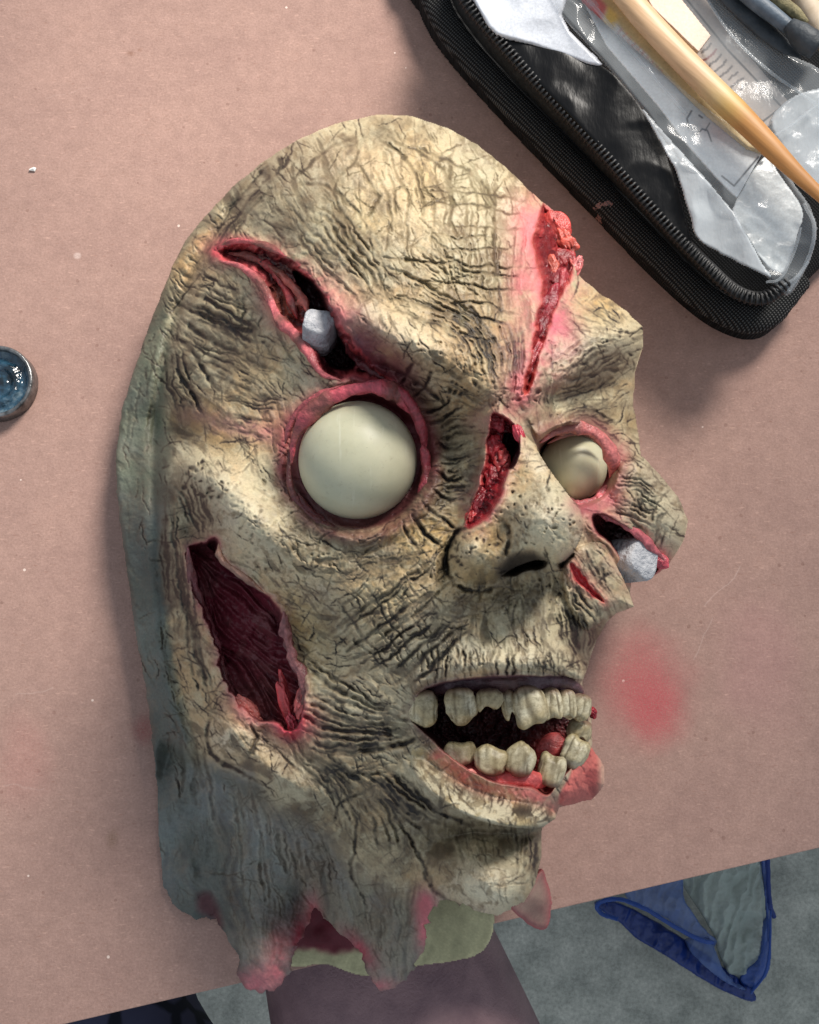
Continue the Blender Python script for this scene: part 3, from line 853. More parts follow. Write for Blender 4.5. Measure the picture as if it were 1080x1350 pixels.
# pores
def pores(cu, cv, ru, rv, n, smin=1.4, smax_=3.2, dep=1.2, wash=0.8):
    for _ in range(n):
        a = RNG.uniform(0, 6.28); r = math.sqrt(RNG.random())
        u = cu + ru * r * math.cos(a); v = cv + rv * r * math.sin(a)
        if no_wrinkle(u, v): continue
        s = RNG.uniform(smin, smax_) * (0.7 + 0.6 * RNG.random()); L = RNG.uniform(0, 1.5)
        an = RNG.uniform(0, 3.14)
        stroke([(u, v), (u + L * math.cos(an), v + L * math.sin(an) + 0.1)], s, dep * RNG.uniform(0.5, 1.2), wash * RNG.uniform(0.4, 1.1), 0.2, 1, False)


pores(315, 668, 78, 44, 80, 1.3, 2.8, 0.9, 0.45); pores(370, 722, 66, 36, 40, 1.2, 2.4, 0.8, 0.5); pores(275, 630, 35, 28, 40, 2, 4.5, 1.8, 0.9)
pores(705, 670, 60, 50, 70, 1.2, 2.6, 1.0, 0.75); pores(625, 730, 34, 34, 36, 1.3, 2.8, 1.0, 0.8)
pores(540, 440, 75, 34, 36, 1.4, 3.0, 1.0, 0.6); pores(600, 490, 45, 40, 26, 1.6, 3.4, 1.2, 0.9); pores(670, 520, 40, 26, 30, 1.5, 3, 1.2, 1.0)
pores(730, 470, 30, 30, 26, 1.5, 3.4, 1.2, 0.9); pores(540, 730, 60, 30, 34, 1.2, 2.3, 0.9, 0.6); pores(690, 790, 50, 26, 50, 1.3, 2.6, 1, 0.9)
pores(560, 760, 60, 40, 24, 1.3, 3, 0.9, 0.6); pores(480, 730, 60, 24, 26, 1.2, 2.4, 0.8, 0.5); pores(820, 450, 30, 26, 16)
pores(520, 620, 380, 480, 220, 1.0, 2.0, 0.6, 0.5)

# ---- flow texture: creases that follow the orientation of the skin
_gu, _gv = np.meshgrid(np.arange(MU0, MU1 + 20, 20.0), np.arange(MV0, MV1 + 20, 20.0))
_d = (_gu[..., None] - OR[:, 0]) ** 2 + (_gv[..., None] - OR[:, 1]) ** 2
_w = 1 / (_d + 300) ** 1.5; _a = np.radians(OR[:, 2]) * 2
_an = 0.5 * np.arctan2((_w * np.sin(_a)).sum(-1), (_w * np.cos(_a)).sum(-1))
_i = np.clip(((V - MV0) / 20 + 0.5).astype(int), 0, _gu.shape[0] - 1); _j = np.clip(((U - MU0) / 20 + 0.5).astype(int), 0, _gu.shape[1] - 1)
_cc, _ss = blur(np.cos(2 * _an)[_i, _j], 12), blur(np.sin(2 * _an)[_i, _j], 12)
ANG = 0.5 * np.arctan2(_ss, _cc) + (vnoise(MH, MW, 40, 77) - 0.5) * 1.5
FC, FS = np.cos(ANG), np.sin(ANG)


def samp(A, X, Y):
    return A[np.clip((Y + 0.5).astype(int), 0, MH - 1), np.clip((X + 0.5).astype(int), 0, MW - 1)]


def lic(A, steps, sz):
    X0, Y0 = U - MU0, V - MV0
    acc = A.copy()
    for sg in (1, -1):
        X, Y = X0.copy(), Y0.copy()
        for _k in range(steps):
            ii = np.clip((Y + 0.5).astype(int), 0, MH - 1); jj = np.clip((X + 0.5).astype(int), 0, MW - 1)
            X = X + sg * sz * FC[ii, jj]; Y = Y + sg * sz * FS[ii, jj]
            acc = acc + samp(A, X, Y)
    acc -= acc.mean(); return acc / (acc.std() + 1e-9)


FLOW1 = lic(blur(RNG.random((MH, MW)), 2.6), 8, 2.6)
FLOW2 = lic(blur(RNG.random((MH, MW)), 1.2), 7, 1.6)
FLOW1 = FLOW1 + 0.35 * (fnoise(MH, MW, 10, 78, 3) - 0.5) * 4
calm = np.clip(sstep(SD_NOSE, -4, 6) * sstep(V, 610, 640) + np.exp(-(((U - 320) / 70) ** 2 + ((V - 685) / 52) ** 2)) * 1.2 + sstep(228 - U, 0, 14) * 0.8 + np.exp(-(((U - 640) / 60) ** 2 + ((V - 1165) / 40) ** 2))
               + np.exp(-(((U - 540) / 150) ** 2 + ((V - 285) / 110) ** 2) ** 2) * 0.72 + sstep(U, 700, 740) * sstep(720 - V, 0, 40) * 0.35 + sstep(V + 0.45 * (480 - U) * (U < 480), 1040, 1120) * 0.75, 0, 1)
CRE1 = sstep(FLOW1, 0.95, 2.0) * (1 - 0.75 * calm); CRE2 = sstep(FLOW2, 0.9, 2.2) * (1 - 0.7 * calm)
# irregular hand-scratched lines: warp the strokes and break them up
wx = (fnoise(MH, MW, 22, 81, 3) - 0.5) * 10; wy = (fnoise(MH, MW, 22, 82, 3) - 0.5) * 10
wx += (vnoise(MH, MW, 5, 83) - 0.5) * 2.2; wy += (vnoise(MH, MW, 5, 84) - 0.5) * 2.2
brk = 0.6 + 0.55 * sstep(fnoise(MH, MW, 14, 85, 3), 0.32, 0.55)
vary = 0.55 + 0.9 * sstep(fnoise(MH, MW, 55, 86, 3), 0.3, 0.7)
D, WASH, HI = [samp(A, U - MU0 + wx, V - MV0 + wy) for A in (D, WASH, HI)]
D = blur(D * brk * vary, 0.7); WASH = blur(WASH * np.clip(brk * (0.5 + 0.5 * vary), 0, 1.2), 0.5); HI = blur(HI, 0.8)
D = np.maximum(D, CRE1 * 0.5) + CRE2 * 0.22
WASH = np.maximum(WASH, CRE1 * 0.55 * (0.4 + brk * 0.5)); WASH = np.maximum(WASH, CRE2 * 0.4)
HI = np.maximum(HI, sstep(-FLOW1, 0.8, 2.0) * 0.5 * (1 - calm))

# ---- put the relief together
streak0 = np.clip(blur(lic(vnoise(MH, MW, 6, 206), 14, 3.0), 1.0), -2, 2)
ED = np.where(V > 1185, 6.0, np.where(U < 300, 7.0, 24.0)); AD = np.where(V > 1185, 2.5, np.where(U < 300, 3.0, 15.0))
ED = blur(ED, 20); AD = blur(AD, 20)
t = np.clip(1 - SD / ED, 0, 1)
n_soft = fnoise(MH, MW, 60, 90, 4) - 0.5; n_mid = fnoise(MH, MW, 18, 91, 3) - 0.5; n_fin = fnoise(MH, MW, 5, 92, 2) - 0.5
rough_amt = 1.0 - 0.6 * sstep(U, 230, 200)
inside_cut = sstep(np.maximum.reduce([SD_MOUTH, SD_HOLE, SD_RCUT, SD_NCUT, SD_GASH, SD_BROW]), -1, 3)
Dm = D * (1 - inside_cut)
Z = Z + n_soft * 2.6 + n_mid * 1.6 * rough_amt + n_fin * 0.55
Z = Z + inside_cut * ((fnoise(MH, MW, 12, 93, 4, 0.7) - 0.5) * 7.0) * (1 - 0.7 * sstep(SD_HOLE, -1, 3)) + sstep(SD_HOLE, 2, 10) * 2.0 * streak0
Z = Z - Dm * 1.2 + HI * (1 - inside_cut) * 0.5 - FLOW1 * 0.12 * (1 - inside_cut) * (1 - calm)
Z = Z - AD * (1 - np.sqrt(np.clip(1 - t * t, 0, 1)))
Z = np.maximum(Z, 4.0)

# ---- painted colours (sRGB 0..1) : airbrush, washes and dry brush as on the real paint job, plus some painted-in light and shade
def c3(*c): return np.array(c, float) / 255.0
n1 = fnoise(MH, MW, 70, 201, 5); n2 = fnoise(MH, MW, 26, 202, 4); n3 = fnoise(MH, MW, 9, 203, 3); n4 = fnoise(MH, MW, 4, 204, 2)
_wx2 = (fnoise(MH, MW, 30, 211, 4, 0.7) - 0.5) * 46; _wy2 = (fnoise(MH, MW, 30, 212, 4, 0.7) - 0.5) * 46
n1, n2, n3 = [samp(A, U - MU0 + _wx2 * k, V - MV0 + _wy2 * k) for A, k in ((n1, 1.0), (n2, 0.9), (n3, 0.4))]
C = np.empty((MH, MW, 3)); C[:] = c3(200, 186, 150)


def lay(mask, color):
    global C
    m = np.clip(mask, 0, 1)[..., None]
    C = C * (1 - m) + np.asarray(color) * m


def blob(u, v, su, sv, color, amt, ang=0.0, nz=0.8, noise=None):
    c, s = math.cos(math.radians(ang)), math.sin(math.radians(ang))
    x = ((U - u) * c + (V - v) * s) / su; y = (-(U - u) * s + (V - v) * c) / sv
    g = np.exp(-(x * x + y * y))
    nn = n2 if noise is None else noise
    lay(amt * g * np.clip(1 + nz * 2.4 * (nn - 0.5) , 0, 2), color)


CREAM = c3(232, 222, 190); TAN = c3(192, 146, 92); OCHRE = c3(204, 166, 100); OLIVE = c3(112, 106, 80); GREY = c3(120, 118, 104)
DARK = c3(46, 42, 36); BLUEG = c3(88, 98, 102); GREENG = c3(104, 112, 94); PINK = c3(212, 122, 124); RED = c3(178, 54, 58); MAROON = c3(78, 16, 26); PURP = c3(110, 62, 74)
# mottled base
lay(sstep(n1, 0.45, 0.68) * 0.45, TAN * 1.03); lay(sstep(n2, 0.52, 0.75) * 0.4, CREAM); lay(sstep(1 - n1, 0.5, 0.72) * 0.2, GREY)
# tan / ochre airbrush
for u, v, su, sv, a, ang in ((500,240,70,40,0.5,30),(560,250,22,60,0.55,-15),(490,290,30,40,0.5,20),(480,400,70,20,0.5,15),(600,440,50,60,0.55,30),(640,420,60,70,0.45,0),
        (600,520,50,30,0.55,0),(560,700,70,30,0.75,-10),(625,725,40,45,0.6,0),(790,410,50,25,0.5,30),(520,800,70,50,0.4,-40),(265,560,60,30,0.6,20),(340,560,60,22,0.45,10),
        (400,830,30,80,0.5,-20),(500,1070,50,50,0.4,50),(300,980,34,26,0.3,0),(820,560,30,20,0.4,0),(440,1010,60,40,0.3,40),(230,330,40,60,0.4,40)):
    blob(u, v, su, sv, TAN if (u + v) % 3 else OCHRE, a * 1.3, ang, 1.0)
# pale dry-brushed prominences; the nose wing's patch paints in its lit form
for u, v, su, sv, a, ang in ((500,420,70,26,0.8,22),(560,455,40,26,0.6,20),(320,690,85,42,0.95,42),(270,630,40,26,0.7,20),(735,690,40,45,0.75,0),(622,726,24,22,0.7,0),(640,862,120,22,0.85,0),(640,1170,60,36,0.95,0),
        (650,1062,90,16,0.9,12),(800,450,50,30,0.7,-20),(880,680,36,50,0.7,0),(530,290,90,60,0.5,0),(460,230,70,40,0.5,0),(650,330,60,80,0.45,0),(380,1010,70,26,0.7,40),(300,975,34,26,0.7,0),
        (460,940,70,40,0.5,25),(560,810,60,40,0.5,-40),(700,600,14,60,0.7,-30),(570,500,30,22,0.5,0),(240,590,36,20,0.5,0),(420,770,50,24,0.5,30),(735,455,30,26,0.6,0)):
    blob(u, v, su, sv, CREAM, a, ang, 0.7)
# grey-olive washes, partly shade painted in between forms and under the nose
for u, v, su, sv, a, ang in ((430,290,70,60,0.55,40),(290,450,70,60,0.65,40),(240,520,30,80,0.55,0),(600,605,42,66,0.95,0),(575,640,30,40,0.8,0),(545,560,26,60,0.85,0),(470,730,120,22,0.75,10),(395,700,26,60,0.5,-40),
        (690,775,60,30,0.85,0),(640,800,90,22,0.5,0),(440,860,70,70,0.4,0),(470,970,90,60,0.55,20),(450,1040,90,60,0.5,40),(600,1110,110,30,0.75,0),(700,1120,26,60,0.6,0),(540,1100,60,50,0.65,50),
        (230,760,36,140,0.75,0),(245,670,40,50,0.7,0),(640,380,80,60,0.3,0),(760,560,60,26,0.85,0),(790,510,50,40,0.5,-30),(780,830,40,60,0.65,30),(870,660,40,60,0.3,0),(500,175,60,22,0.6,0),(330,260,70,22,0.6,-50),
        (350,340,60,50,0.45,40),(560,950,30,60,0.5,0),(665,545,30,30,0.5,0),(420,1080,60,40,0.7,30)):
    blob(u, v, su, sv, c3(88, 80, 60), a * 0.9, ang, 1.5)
# grey neck with shade painted in below the jaw, green-grey back rim
NKM = sstep(SD_NECK + (n2 - 0.5) * 30 + (n1 - 0.5) * 40, -22, 40) * sstep(V, 985, 1040)
lay(NKM * 0.8, c3(122, 118, 106)); lay(NKM * sstep(60 - SD_NECK + (n1 - 0.5) * 60, 0, 50) * 0.5, c3(74, 78, 78))
rim = sstep(235 - U + 0.22 * np.maximum(V - 860, 0) - 0.0 * V + (n2 - 0.5) * 18, 0, 22)
rim = np.maximum(rim, sstep(-(U - 330) * 0.78 - (V - 240) * 0.62 + (n2 - 0.5) * 20, 4, 24) * (V < 480))
lay(rim * 0.85, GREENG * (0.98))
lay(rim * sstep(V + (n1 - 0.5) * 200, 560, 720) * 0.6, BLUEG * 0.86); lay(rim * sstep(480 - V + (n1 - 0.5) * 160, 0, 120) * 0.75, c3(158, 142, 108))
lay(rim * sstep(blur(n1, 5), 0.45, 0.75) * 0.4, c3(124, 138, 130)); lay(rim * sstep(1 - blur(n1, 4), 0.5, 0.72) * 0.5, c3(62, 66, 58))
streak = blur(lic(vnoise(MH, MW, 7, 207), 18, 3.0), 1.5)
jz = sstep(V, 940, 1040) * sstep(330 + 0.35 * (V - 960) - U + (n2 - 0.5) * 26, 0, 26) * sstep(np.hypot((U - 305) / 40, (V - 972) / 38) + (n3 - 0.5) * 0.5, 0.8, 1.3)
lay(jz * 0.8, c3(104, 108, 100)); lay(jz * sstep(n1, 0.45, 0.8) * 0.4, c3(112, 126, 130)); lay(jz * sstep(1 - n1, 0.5, 0.7) * 0.5, c3(58, 66, 66))
_nk2 = NKM
lay(_nk2 * sstep(streak, 0.3, 2.2) * 0.4, c3(140, 144, 140)); lay(_nk2 * sstep(-streak, 0.4, 2.2) * 0.45, c3(54, 58, 60)); lay(_nk2 * sstep(blur(n1, 8), 0.45, 0.7) * 0.35, c3(128, 134, 134))
lay(sstep(V, 1200, 1280) * sstep(n1, 0.35, 0.6) * 0.5, c3(150, 142, 138))
# fine stippled grime
_cn = 1 - 0.8 * np.maximum.reduce([np.clip(rim, 0, 1), jz * 1.0, _nk2])
lay(sstep(n3, 0.52, 0.70) * sstep(n2, 0.35, 0.62) * 0.55 * _cn, c3(112, 100, 72)); lay(sstep(n2, 0.5, 0.66) * sstep(n4, 0.45, 0.62) * 0.35 * _cn, c3(96, 88, 66)); lay(sstep(n4, 0.68, 0.84) * 0.25, DARK * 1.6); lay(sstep(1 - n3, 0.58, 0.75) * 0.3 * _cn, CREAM)
# wash in strokes, dry brush on ridges
neck = sstep(V, 1090, 1180)
lay(np.clip(HI, 0, 1) * (0.6 - 0.4 * neck) * (1 - rim * 0.7), CREAM * 0.99)
soft = blur(WASH, 4.0)
lay(np.clip((soft - 0.12) * 0.8 + (n3 - 0.5) * 0.3 * (soft > 0.1), 0, 0.5), c3(140, 126, 94))
fore = np.exp(-(((U - 560) / 190) ** 2 + ((V - 290) / 150) ** 2) ** 2)[..., None]
lay(np.clip(WASH * (0.6 + 0.8 * n2), 0, 0.94), c3(58, 52, 41) * (1 - fore) + c3(104, 90, 60) * fore)
lay(np.clip(WASH * 2 - 1.0, 0, 0.85) * sstep(n3, 0.3, 0.5) * (1 - 0.75 * fore[..., 0]), c3(30, 28, 25))

# pink airbrush round the wounds, painted shade under the left brow
def halo(sd, wpx, color, amt, nz=1.0):
    lay(amt * np.exp(-np.clip(-sd, 0, None) / wpx) * np.clip(0.55 + nz * (n2 - 0.5) * 1.6 + nz * (n3 - 0.5), 0, 1.3), color)


halo(SD_GASH, 24, PINK * 1.02, 0.7); halo(SD_GASH, 7, PINK, 0.9)
blob(700, 300, 26, 30, PINK * 1.08, 0.6); blob(690, 380, 22, 50, PINK * 1.08, 0.55); blob(735, 440, 24, 40, c3(208, 104, 122), 0.6); blob(690, 515, 16, 22, PINK, 0.8)
halo(SD_BROW, 8, PINK, 0.95); halo(SD_BROW, 3.5, RED, 0.7)
blob(556, 585, 16, 60, c3(52, 44, 36), 0.75, -8); blob(310, 332, 34, 13, c3(206, 74, 88), 0.95, 12, 0.5); blob(355, 350, 30, 14, c3(196, 60, 72), 0.8, 35); blob(360, 400, 16, 36, PINK, 0.7, -25)  # first blob: dark brown painting in the hollow's shade beside the eye
blob(440, 400, 26, 40, PINK * 0.96, 0.6, -35); blob(500, 482, 58, 28, c3(104, 46, 52), 0.95, 35, 0.4); blob(470, 460, 30, 30, PURP, 0.7)  # maroon and purple paint in the shade under the brow ridge
halo(SD_NCUT, 7, PINK, 0.8); halo(SD_HOLE, 4.5, c3(168, 84, 96), 0.95, 0.6); halo(SD_RCUT, 9, PINK, 0.9); halo(SD_SLASH, 7, c3(220, 96, 96), 0.95, 0.6)
halo(SD_MOUTH, 4, PURP, 0.5); blob(385, 950, 26, 26, c3(206, 70, 84), 0.9); blob(330, 940, 30, 16, PINK, 0.7, 30); blob(310, 560, 60, 14, c3(206, 150, 140), 0.7, 12)
blob(375, 560, 40, 26, PINK * 0.95, 0.38); blob(640, 555, 26, 14, c3(204, 150, 136), 0.6)
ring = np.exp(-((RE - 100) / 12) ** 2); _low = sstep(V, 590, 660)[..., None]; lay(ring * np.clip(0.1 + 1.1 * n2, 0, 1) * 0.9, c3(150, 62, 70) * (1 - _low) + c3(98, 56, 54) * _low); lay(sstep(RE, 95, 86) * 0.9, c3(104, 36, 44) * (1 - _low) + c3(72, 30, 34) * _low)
ringx = np.exp(-((RX - 58) / 12) ** 2) * (SD_NOSE < 0); lay(ringx * np.clip(0.2 + n2, 0, 1) * 0.7, c3(150, 82, 82)); lay(sstep(RX, 52, 44) * (SD_NOSE < 0), c3(110, 40, 44))
blob(815, 600, 14, 26, PINK, 0.5); blob(800, 655, 22, 16, PINK, 0.8); blob(770, 665, 20, 14, c3(176, 92, 98), 0.8)
# flesh inside
def flesh(sd, dark, mid, bright, hi=0.62, deep=13.0):
    i = sstep(sd, -2.0, 3.0)
    dp = np.clip(sd / deep + (n3 - 0.5) * 0.8, 0, 1)
    lay(i, bright); lay(i * sstep(dp, 0.1, 0.5), mid); lay(i * sstep(dp, 0.45, 0.9) * 0.9, dark)
    lay(i * sstep(n3, hi, 0.78) * 0.6, bright * 1.04); lay(i * sstep(1 - n2, 0.5, 0.62) * 0.6, dark)
    return i


i = flesh(SD_BROW, MAROON * 0.7, c3(150, 56, 56), c3(206, 92, 96)); WET += i * 0.45
blob(375, 395, 22, 30, c3(176, 120, 92), 0.75, -20); lay(sstep(SD_BROW2, -1, 3) * 0.95, c3(40, 10, 14))
i = flesh(SD_GASH, c3(104, 24, 30), c3(168, 58, 60), c3(206, 98, 90)); WET += i * 0.9
i = flesh(SD_NCUT, c3(90, 16, 24), c3(160, 46, 52), c3(204, 92, 90)); WET += i * 0.8; lay(sstep(SD_NHOLE, -1, 2), c3(36, 8, 12))
i = sstep(SD_HOLE, -1, 3); lay(i, c3(112, 40, 52)); lay(i * sstep(n2, 0.45, 0.7) * 0.7, c3(124, 74, 74)); lay(i * sstep(V, 850, 930) * 0.5, c3(128, 84, 76)); lay(i * sstep(1 - n1, 0.48, 0.65) * 0.7, c3(70, 14, 28)); WET += i * 0.25
lay(i * np.exp(-(((U - 377) / 9) ** 2 + ((V - 930) / 26) ** 2)) * 1.2, c3(222, 84, 88)); lay(i * np.exp(-(((U - 320) / 22) ** 2 + ((V - 935) / 12) ** 2)), c3(216, 110, 104))
i = sstep(SD_RCUT, -1, 3); lay(i, c3(104, 36, 40)); lay(i * sstep(1 - n2, 0.4, 0.6), c3(56, 14, 18)); lay(np.exp(-(((U - 868) / 14) ** 2 + ((V - 738) / 14) ** 2)), c3(206, 70, 84))
i = sstep(SD_SLASH, -1, 3); lay(i, c3(204, 70, 74)); WET += i * 0.6
for s_ in (SD_NOST, SD_NOST2): lay(sstep(s_, -6, 9) * 0.9, c3(52, 44, 40))  # nostrils darkened by colour, painting in the shade of a deeper opening
i = sstep(SD_MOUTH, -1, 4); lay(i, c3(54, 22, 24)); lay(i * sstep(n2, 0.5, 0.7) * 0.5, c3(84, 44, 42))
lay(i * sstep(V + 0.0 * U, 985, 1005) * 0.9, c3(198, 88, 86)); lay(i * np.exp(-(((U - 728) / 26) ** 2 + ((V - 985) / 24) ** 2)), c3(206, 96, 92)); lay(i * sstep(918 - V, 0, 10), c3(104, 70, 84)); WET += i * 0.4
# lips
_inner = catmull([(578,1000),(595,1010),(620,1028),(660,1042),(700,1048),(730,1062)], 6); _dl = np.full(U.shape, 1e3)
for _p, _q in zip(_inner[:-1], _inner[1:]): _dl = np.minimum(_dl, seg_dist(U, V, _p, _q)[0])
lay(sstep(SD_LD, -2, 4) * 0.5, CREAM * (0.97)); lay(sstep(SD_LD, 0, 4) * sstep(n2, 0.5, 0.68) * 0.6, c3(186, 162, 112)); lay(sstep(SD_LD, 0, 4) * sstep(n3, 0.56, 0.66) * 0.5, c3(120, 104, 78)); lay(np.clip(WASH, 0, 1) * sstep(SD_LD, -2, 4) * 0.8, c3(56, 48, 40))
i = np.exp(-(_dl / 11) ** 2) * np.clip(0.75 + (n2 - 0.5) * 2, 0, 1); lay(i, c3(212, 122, 114)); WET += i * 0.4
i = sstep(SD_LT, -2, 3); lay(i, c3(206, 112, 104)); lay(i * sstep(1 - n2, 0.48, 0.62) * 0.7, c3(140, 60, 60)); lay(i * sstep(U, 784, 796) * 0.6, CREAM)
lay(np.exp(-((V - 1070) / 8.0) ** 2 - ((U - 690) / 34.0) ** 2) * sstep(n3, 0.5, 0.6) * 0.8, DARK)
# torn neck edges
for u, v, su, sv in ((335,1298,28,20),(368,1270,20,40),(500,1300,24,10),(560,1230,10,40),(412,1208,12,26),(560,1195,14,20)):
    blob(u, v, su, sv, c3(206, 116, 122), 0.85)
blob(395, 1240, 10, 30, c3(150, 40, 56), 0.8); lay(sstep(SD_FOLD, -8, 8) * 0.8, c3(92, 44, 50)); blob(475, 1252, 12, 30, c3(176, 70, 84), 0.6, -40)
C = np.clip(C * (1 + 0.10 * (n4 - 0.5)[..., None] + 0.12 * (n3 - 0.5)[..., None]), 0, 1)
WET = np.clip(WET, 0, 1)

zombie_mask = empty('zombie_mask', tuple(pv(480, 700, 0.0)))
tag(zombie_mask, 'cracked latex zombie mask with bulging blank eye and torn red wounds', 'mask')
M_SKIN = attr_mat('painted_latex', 0.52, 0.38, 0.25, 1700, 0.0005, True)
DEP = np.where((V > 1180) & (U < 620), 3.0, np.maximum(Z - 2.0, 2.0))
DEP = np.where((U < 300) & (V > 1130), np.minimum(DEP, 4.0), DEP)
relief_mesh('skin', U, V, SD, Z, M_SKIN, zombie_mask, C, WET, DEP, ((0.25, 0.0015), (0.6, 0.005), (1.0, 0.008)))


def zat(u, v): return float(Z[int(np.clip(v - MV0, 0, MH - 1)), int(np.clip(u - MU0, 0, MW - 1))])


# ---- eyeballs
def eye_mat():
    m, nt, b = new_mat('pale_eyeball'); N = NB(nt); co = N.coord()
    c = N.ramp(N.noise(co, 60, 4, 0.6), [(0.3, (188, 186, 158)), (0.7, (206, 202, 174))])
    c = N.mix(N.ramp(N.noise(co, 420, 5, 0.7), [(0.58, (0, 0, 0, 1)), (0.75, (0.4, 0.4, 0.4, 1))]), c, (158, 150, 122))
    c = N.mix(N.ramp(N.noise(co, 34, 5, 0.7), [(0.5, (0, 0, 0, 1)), (0.75, (0.35, 0.35, 0.35, 1))]), c, (196, 176, 130))
    c = N.mix(N.ramp(N.noise(co, 1600, 3, 0.7), [(0.66, (0, 0, 0, 1)), (0.74, (0.5, 0.5, 0.5, 1))]), c, (120, 110, 88))
    c = N.mix(N.ramp(N.noise(co, 1.0, 3, 0.5, (500, 60, 60)), [(0.62, (0, 0, 0, 1)), (0.7, (0.2, 0.2, 0.2, 1))]), c, (238, 236, 220))
    N.link(c, b.inputs['Base Color']); b.inputs['Roughness'].default_value = 0.42; b.inputs['Specular IOR Level'].default_value = 0.4
    b.inputs['Subsurface Weight'].default_value = 0.15; b.inputs['Subsurface Radius'].default_value = (0.004, 0.003, 0.002)
    N.bump(N.noise(co, 120, 4, 0.6), 0.08, 0.001, b)
    return m


def ball(name, u, v, z, r_px, mat, parent, seg=64, rings_=40, sq=(1, 1, 1)):
    c = pix(u, v, z); r = r_px * scale_at(z)
    th = np.linspace(0, np.pi, rings_ + 1)[:, None]; ph = np.linspace(0, 2 * np.pi, seg, endpoint=False)[None]
    P = np.stack([np.sin(th) * np.cos(ph), np.sin(th) * np.sin(ph), np.cos(th) + 0 * ph], -1) * np.array(sq)
    return mesh_obj(name, (P * r + c).reshape(-1, 3), grid_faces(rings_ + 1, seg, True), mat, parent)


M_EYE = eye_mat()
ball('eyeball', 472, 607, 0.117, 80, M_EYE, zombie_mask)['label'] = 'large bulging cream eyeball'
ball('eyeball', 755, 617, 0.091, 46, M_EYE, zombie_mask)['label'] = 'small cream eyeball behind the nose'

# ---- eyelids: torn pink rolls of latex round the eyes
M_FLESH = attr_mat('wet_flesh', 0.38, 0.5, 0.6, 300, 0.002, False)
M_GORE = attr_mat('wet_gore', 0.25, 0.6, 0.5, 900, 0.0012, False)


def roll(name, pts, rad_px, colr, n=10, noise=0.2, flat=0.7, wet=None, seg=14):
    p = catmull(np.array(pts, float), n)
    w3 = pix(p[:, 0], p[:, 1], p[:, 2] / 1000.0)
    m = len(p); tt = np.linspace(0, 1, m)
    r = rad_px * 0.26e-3 * np.clip(np.minimum(tt, 1 - tt) * 4.5 + 0.08, 0, 1) ** 0.8 * (1 + 0.13 * np.sin(tt * 13 + rad_px) + 0.04 * np.sin(tt * 37))
    cc = np.array([np.array(colr) / 255.0] * m) * (0.92 + 0.16 * RNG.random((m, 1)))
    _k = RNG.random(max(4, m // 7) + 2); mx_ = np.interp(np.linspace(0, len(_k) - 1, m), np.arange(len(_k)), _k)[:, None]
    mx2 = np.clip(mx_ * 1.6 - 0.75, 0, 0.7); cc = cc * (1 - mx2) + np.array([[0.40, 0.27, 0.23]]) * mx2
    r = r * (0.78 + 0.4 * mx_[::-1, 0])
    return tube(name, w3, r, M_FLESH, zombie_mask, seg, flat, noise, True, cc, None, 0.4)


roll('eyelid', [(384,612,120),(388,582,124),(403,552,127),(427,530,130),(455,517,132),(482,511,133),(505,512,133),(525,520,131),(542,538,128),(552,566,124)], 10, (196, 84, 96))
roll('eyelid', [(484,503,131),(510,506,132),(532,520,132),(548,543,130),(558,574,126),(560,600,122)], 6.5, (150, 58, 68), 10, 0.25)
roll('eyelid', [(376,585,119),(384,558,122),(400,536,125),(424,520,128),(452,508,130)], 5.5, (168, 84, 88), 10, 0.3)
roll('eyelid', [(381,596,117),(383,640,116),(399,673,116),(426,697,117),(458,708,118),(495,706,119),(525,691,120),(550,666,121)], 8, (112, 62, 62), 10, 0.3)
roll('eyelid', [(546,674,121),(559,648,122),(562,615,123),(557,585,125)], 8, (146, 56, 66), 10, 0.4)
roll('eyelid', [(393,650,117),(410,676,116),(440,695,117),(475,700,118),(512,690,119)], 5.5, (92, 38, 42), 10, 0.3)
roll('eyelid', [(712,584,119),(735,567,117),(765,563,115),(792,577,112),(808,606,107),(804,630,101)], 9.5, (196, 112, 108))
roll('eyelid', [(722,585,110),(752,570,112),(780,574,108),(800,594,104)], 4, (150, 84, 82))
roll('eyelid', [(800,640,98),(790,655,100),(775,664,101),(758,664,103),(744,655,105)], 7, (176, 92, 96))

# ---- thick torn edges of the cheek hole and of the far cheek wound
roll('wound_rim', [(248,722,74),(252,756,66),(264,800,60),(281,846,58),(292,884,59),(308,920,62),(330,946,68)], 7.5, (146, 84, 90), 10, 0.5)
roll('wound_rim', [(288,716,104),(292,738,106),(320,760,108),(352,784,106)], 4, (150, 112, 96), 10, 0.4)
roll('wound_rim', [(374,806,98),(377,836,94),(386,868,92),(401,898,92),(404,925,90),(394,954,86)], 7, (140, 88, 88), 10, 0.6)
roll('wound_rim', [(786,676,102),(808,684,101),(836,700,98),(860,722,93),(876,738,87)], 6, (190, 100, 106), 10, 0.4)
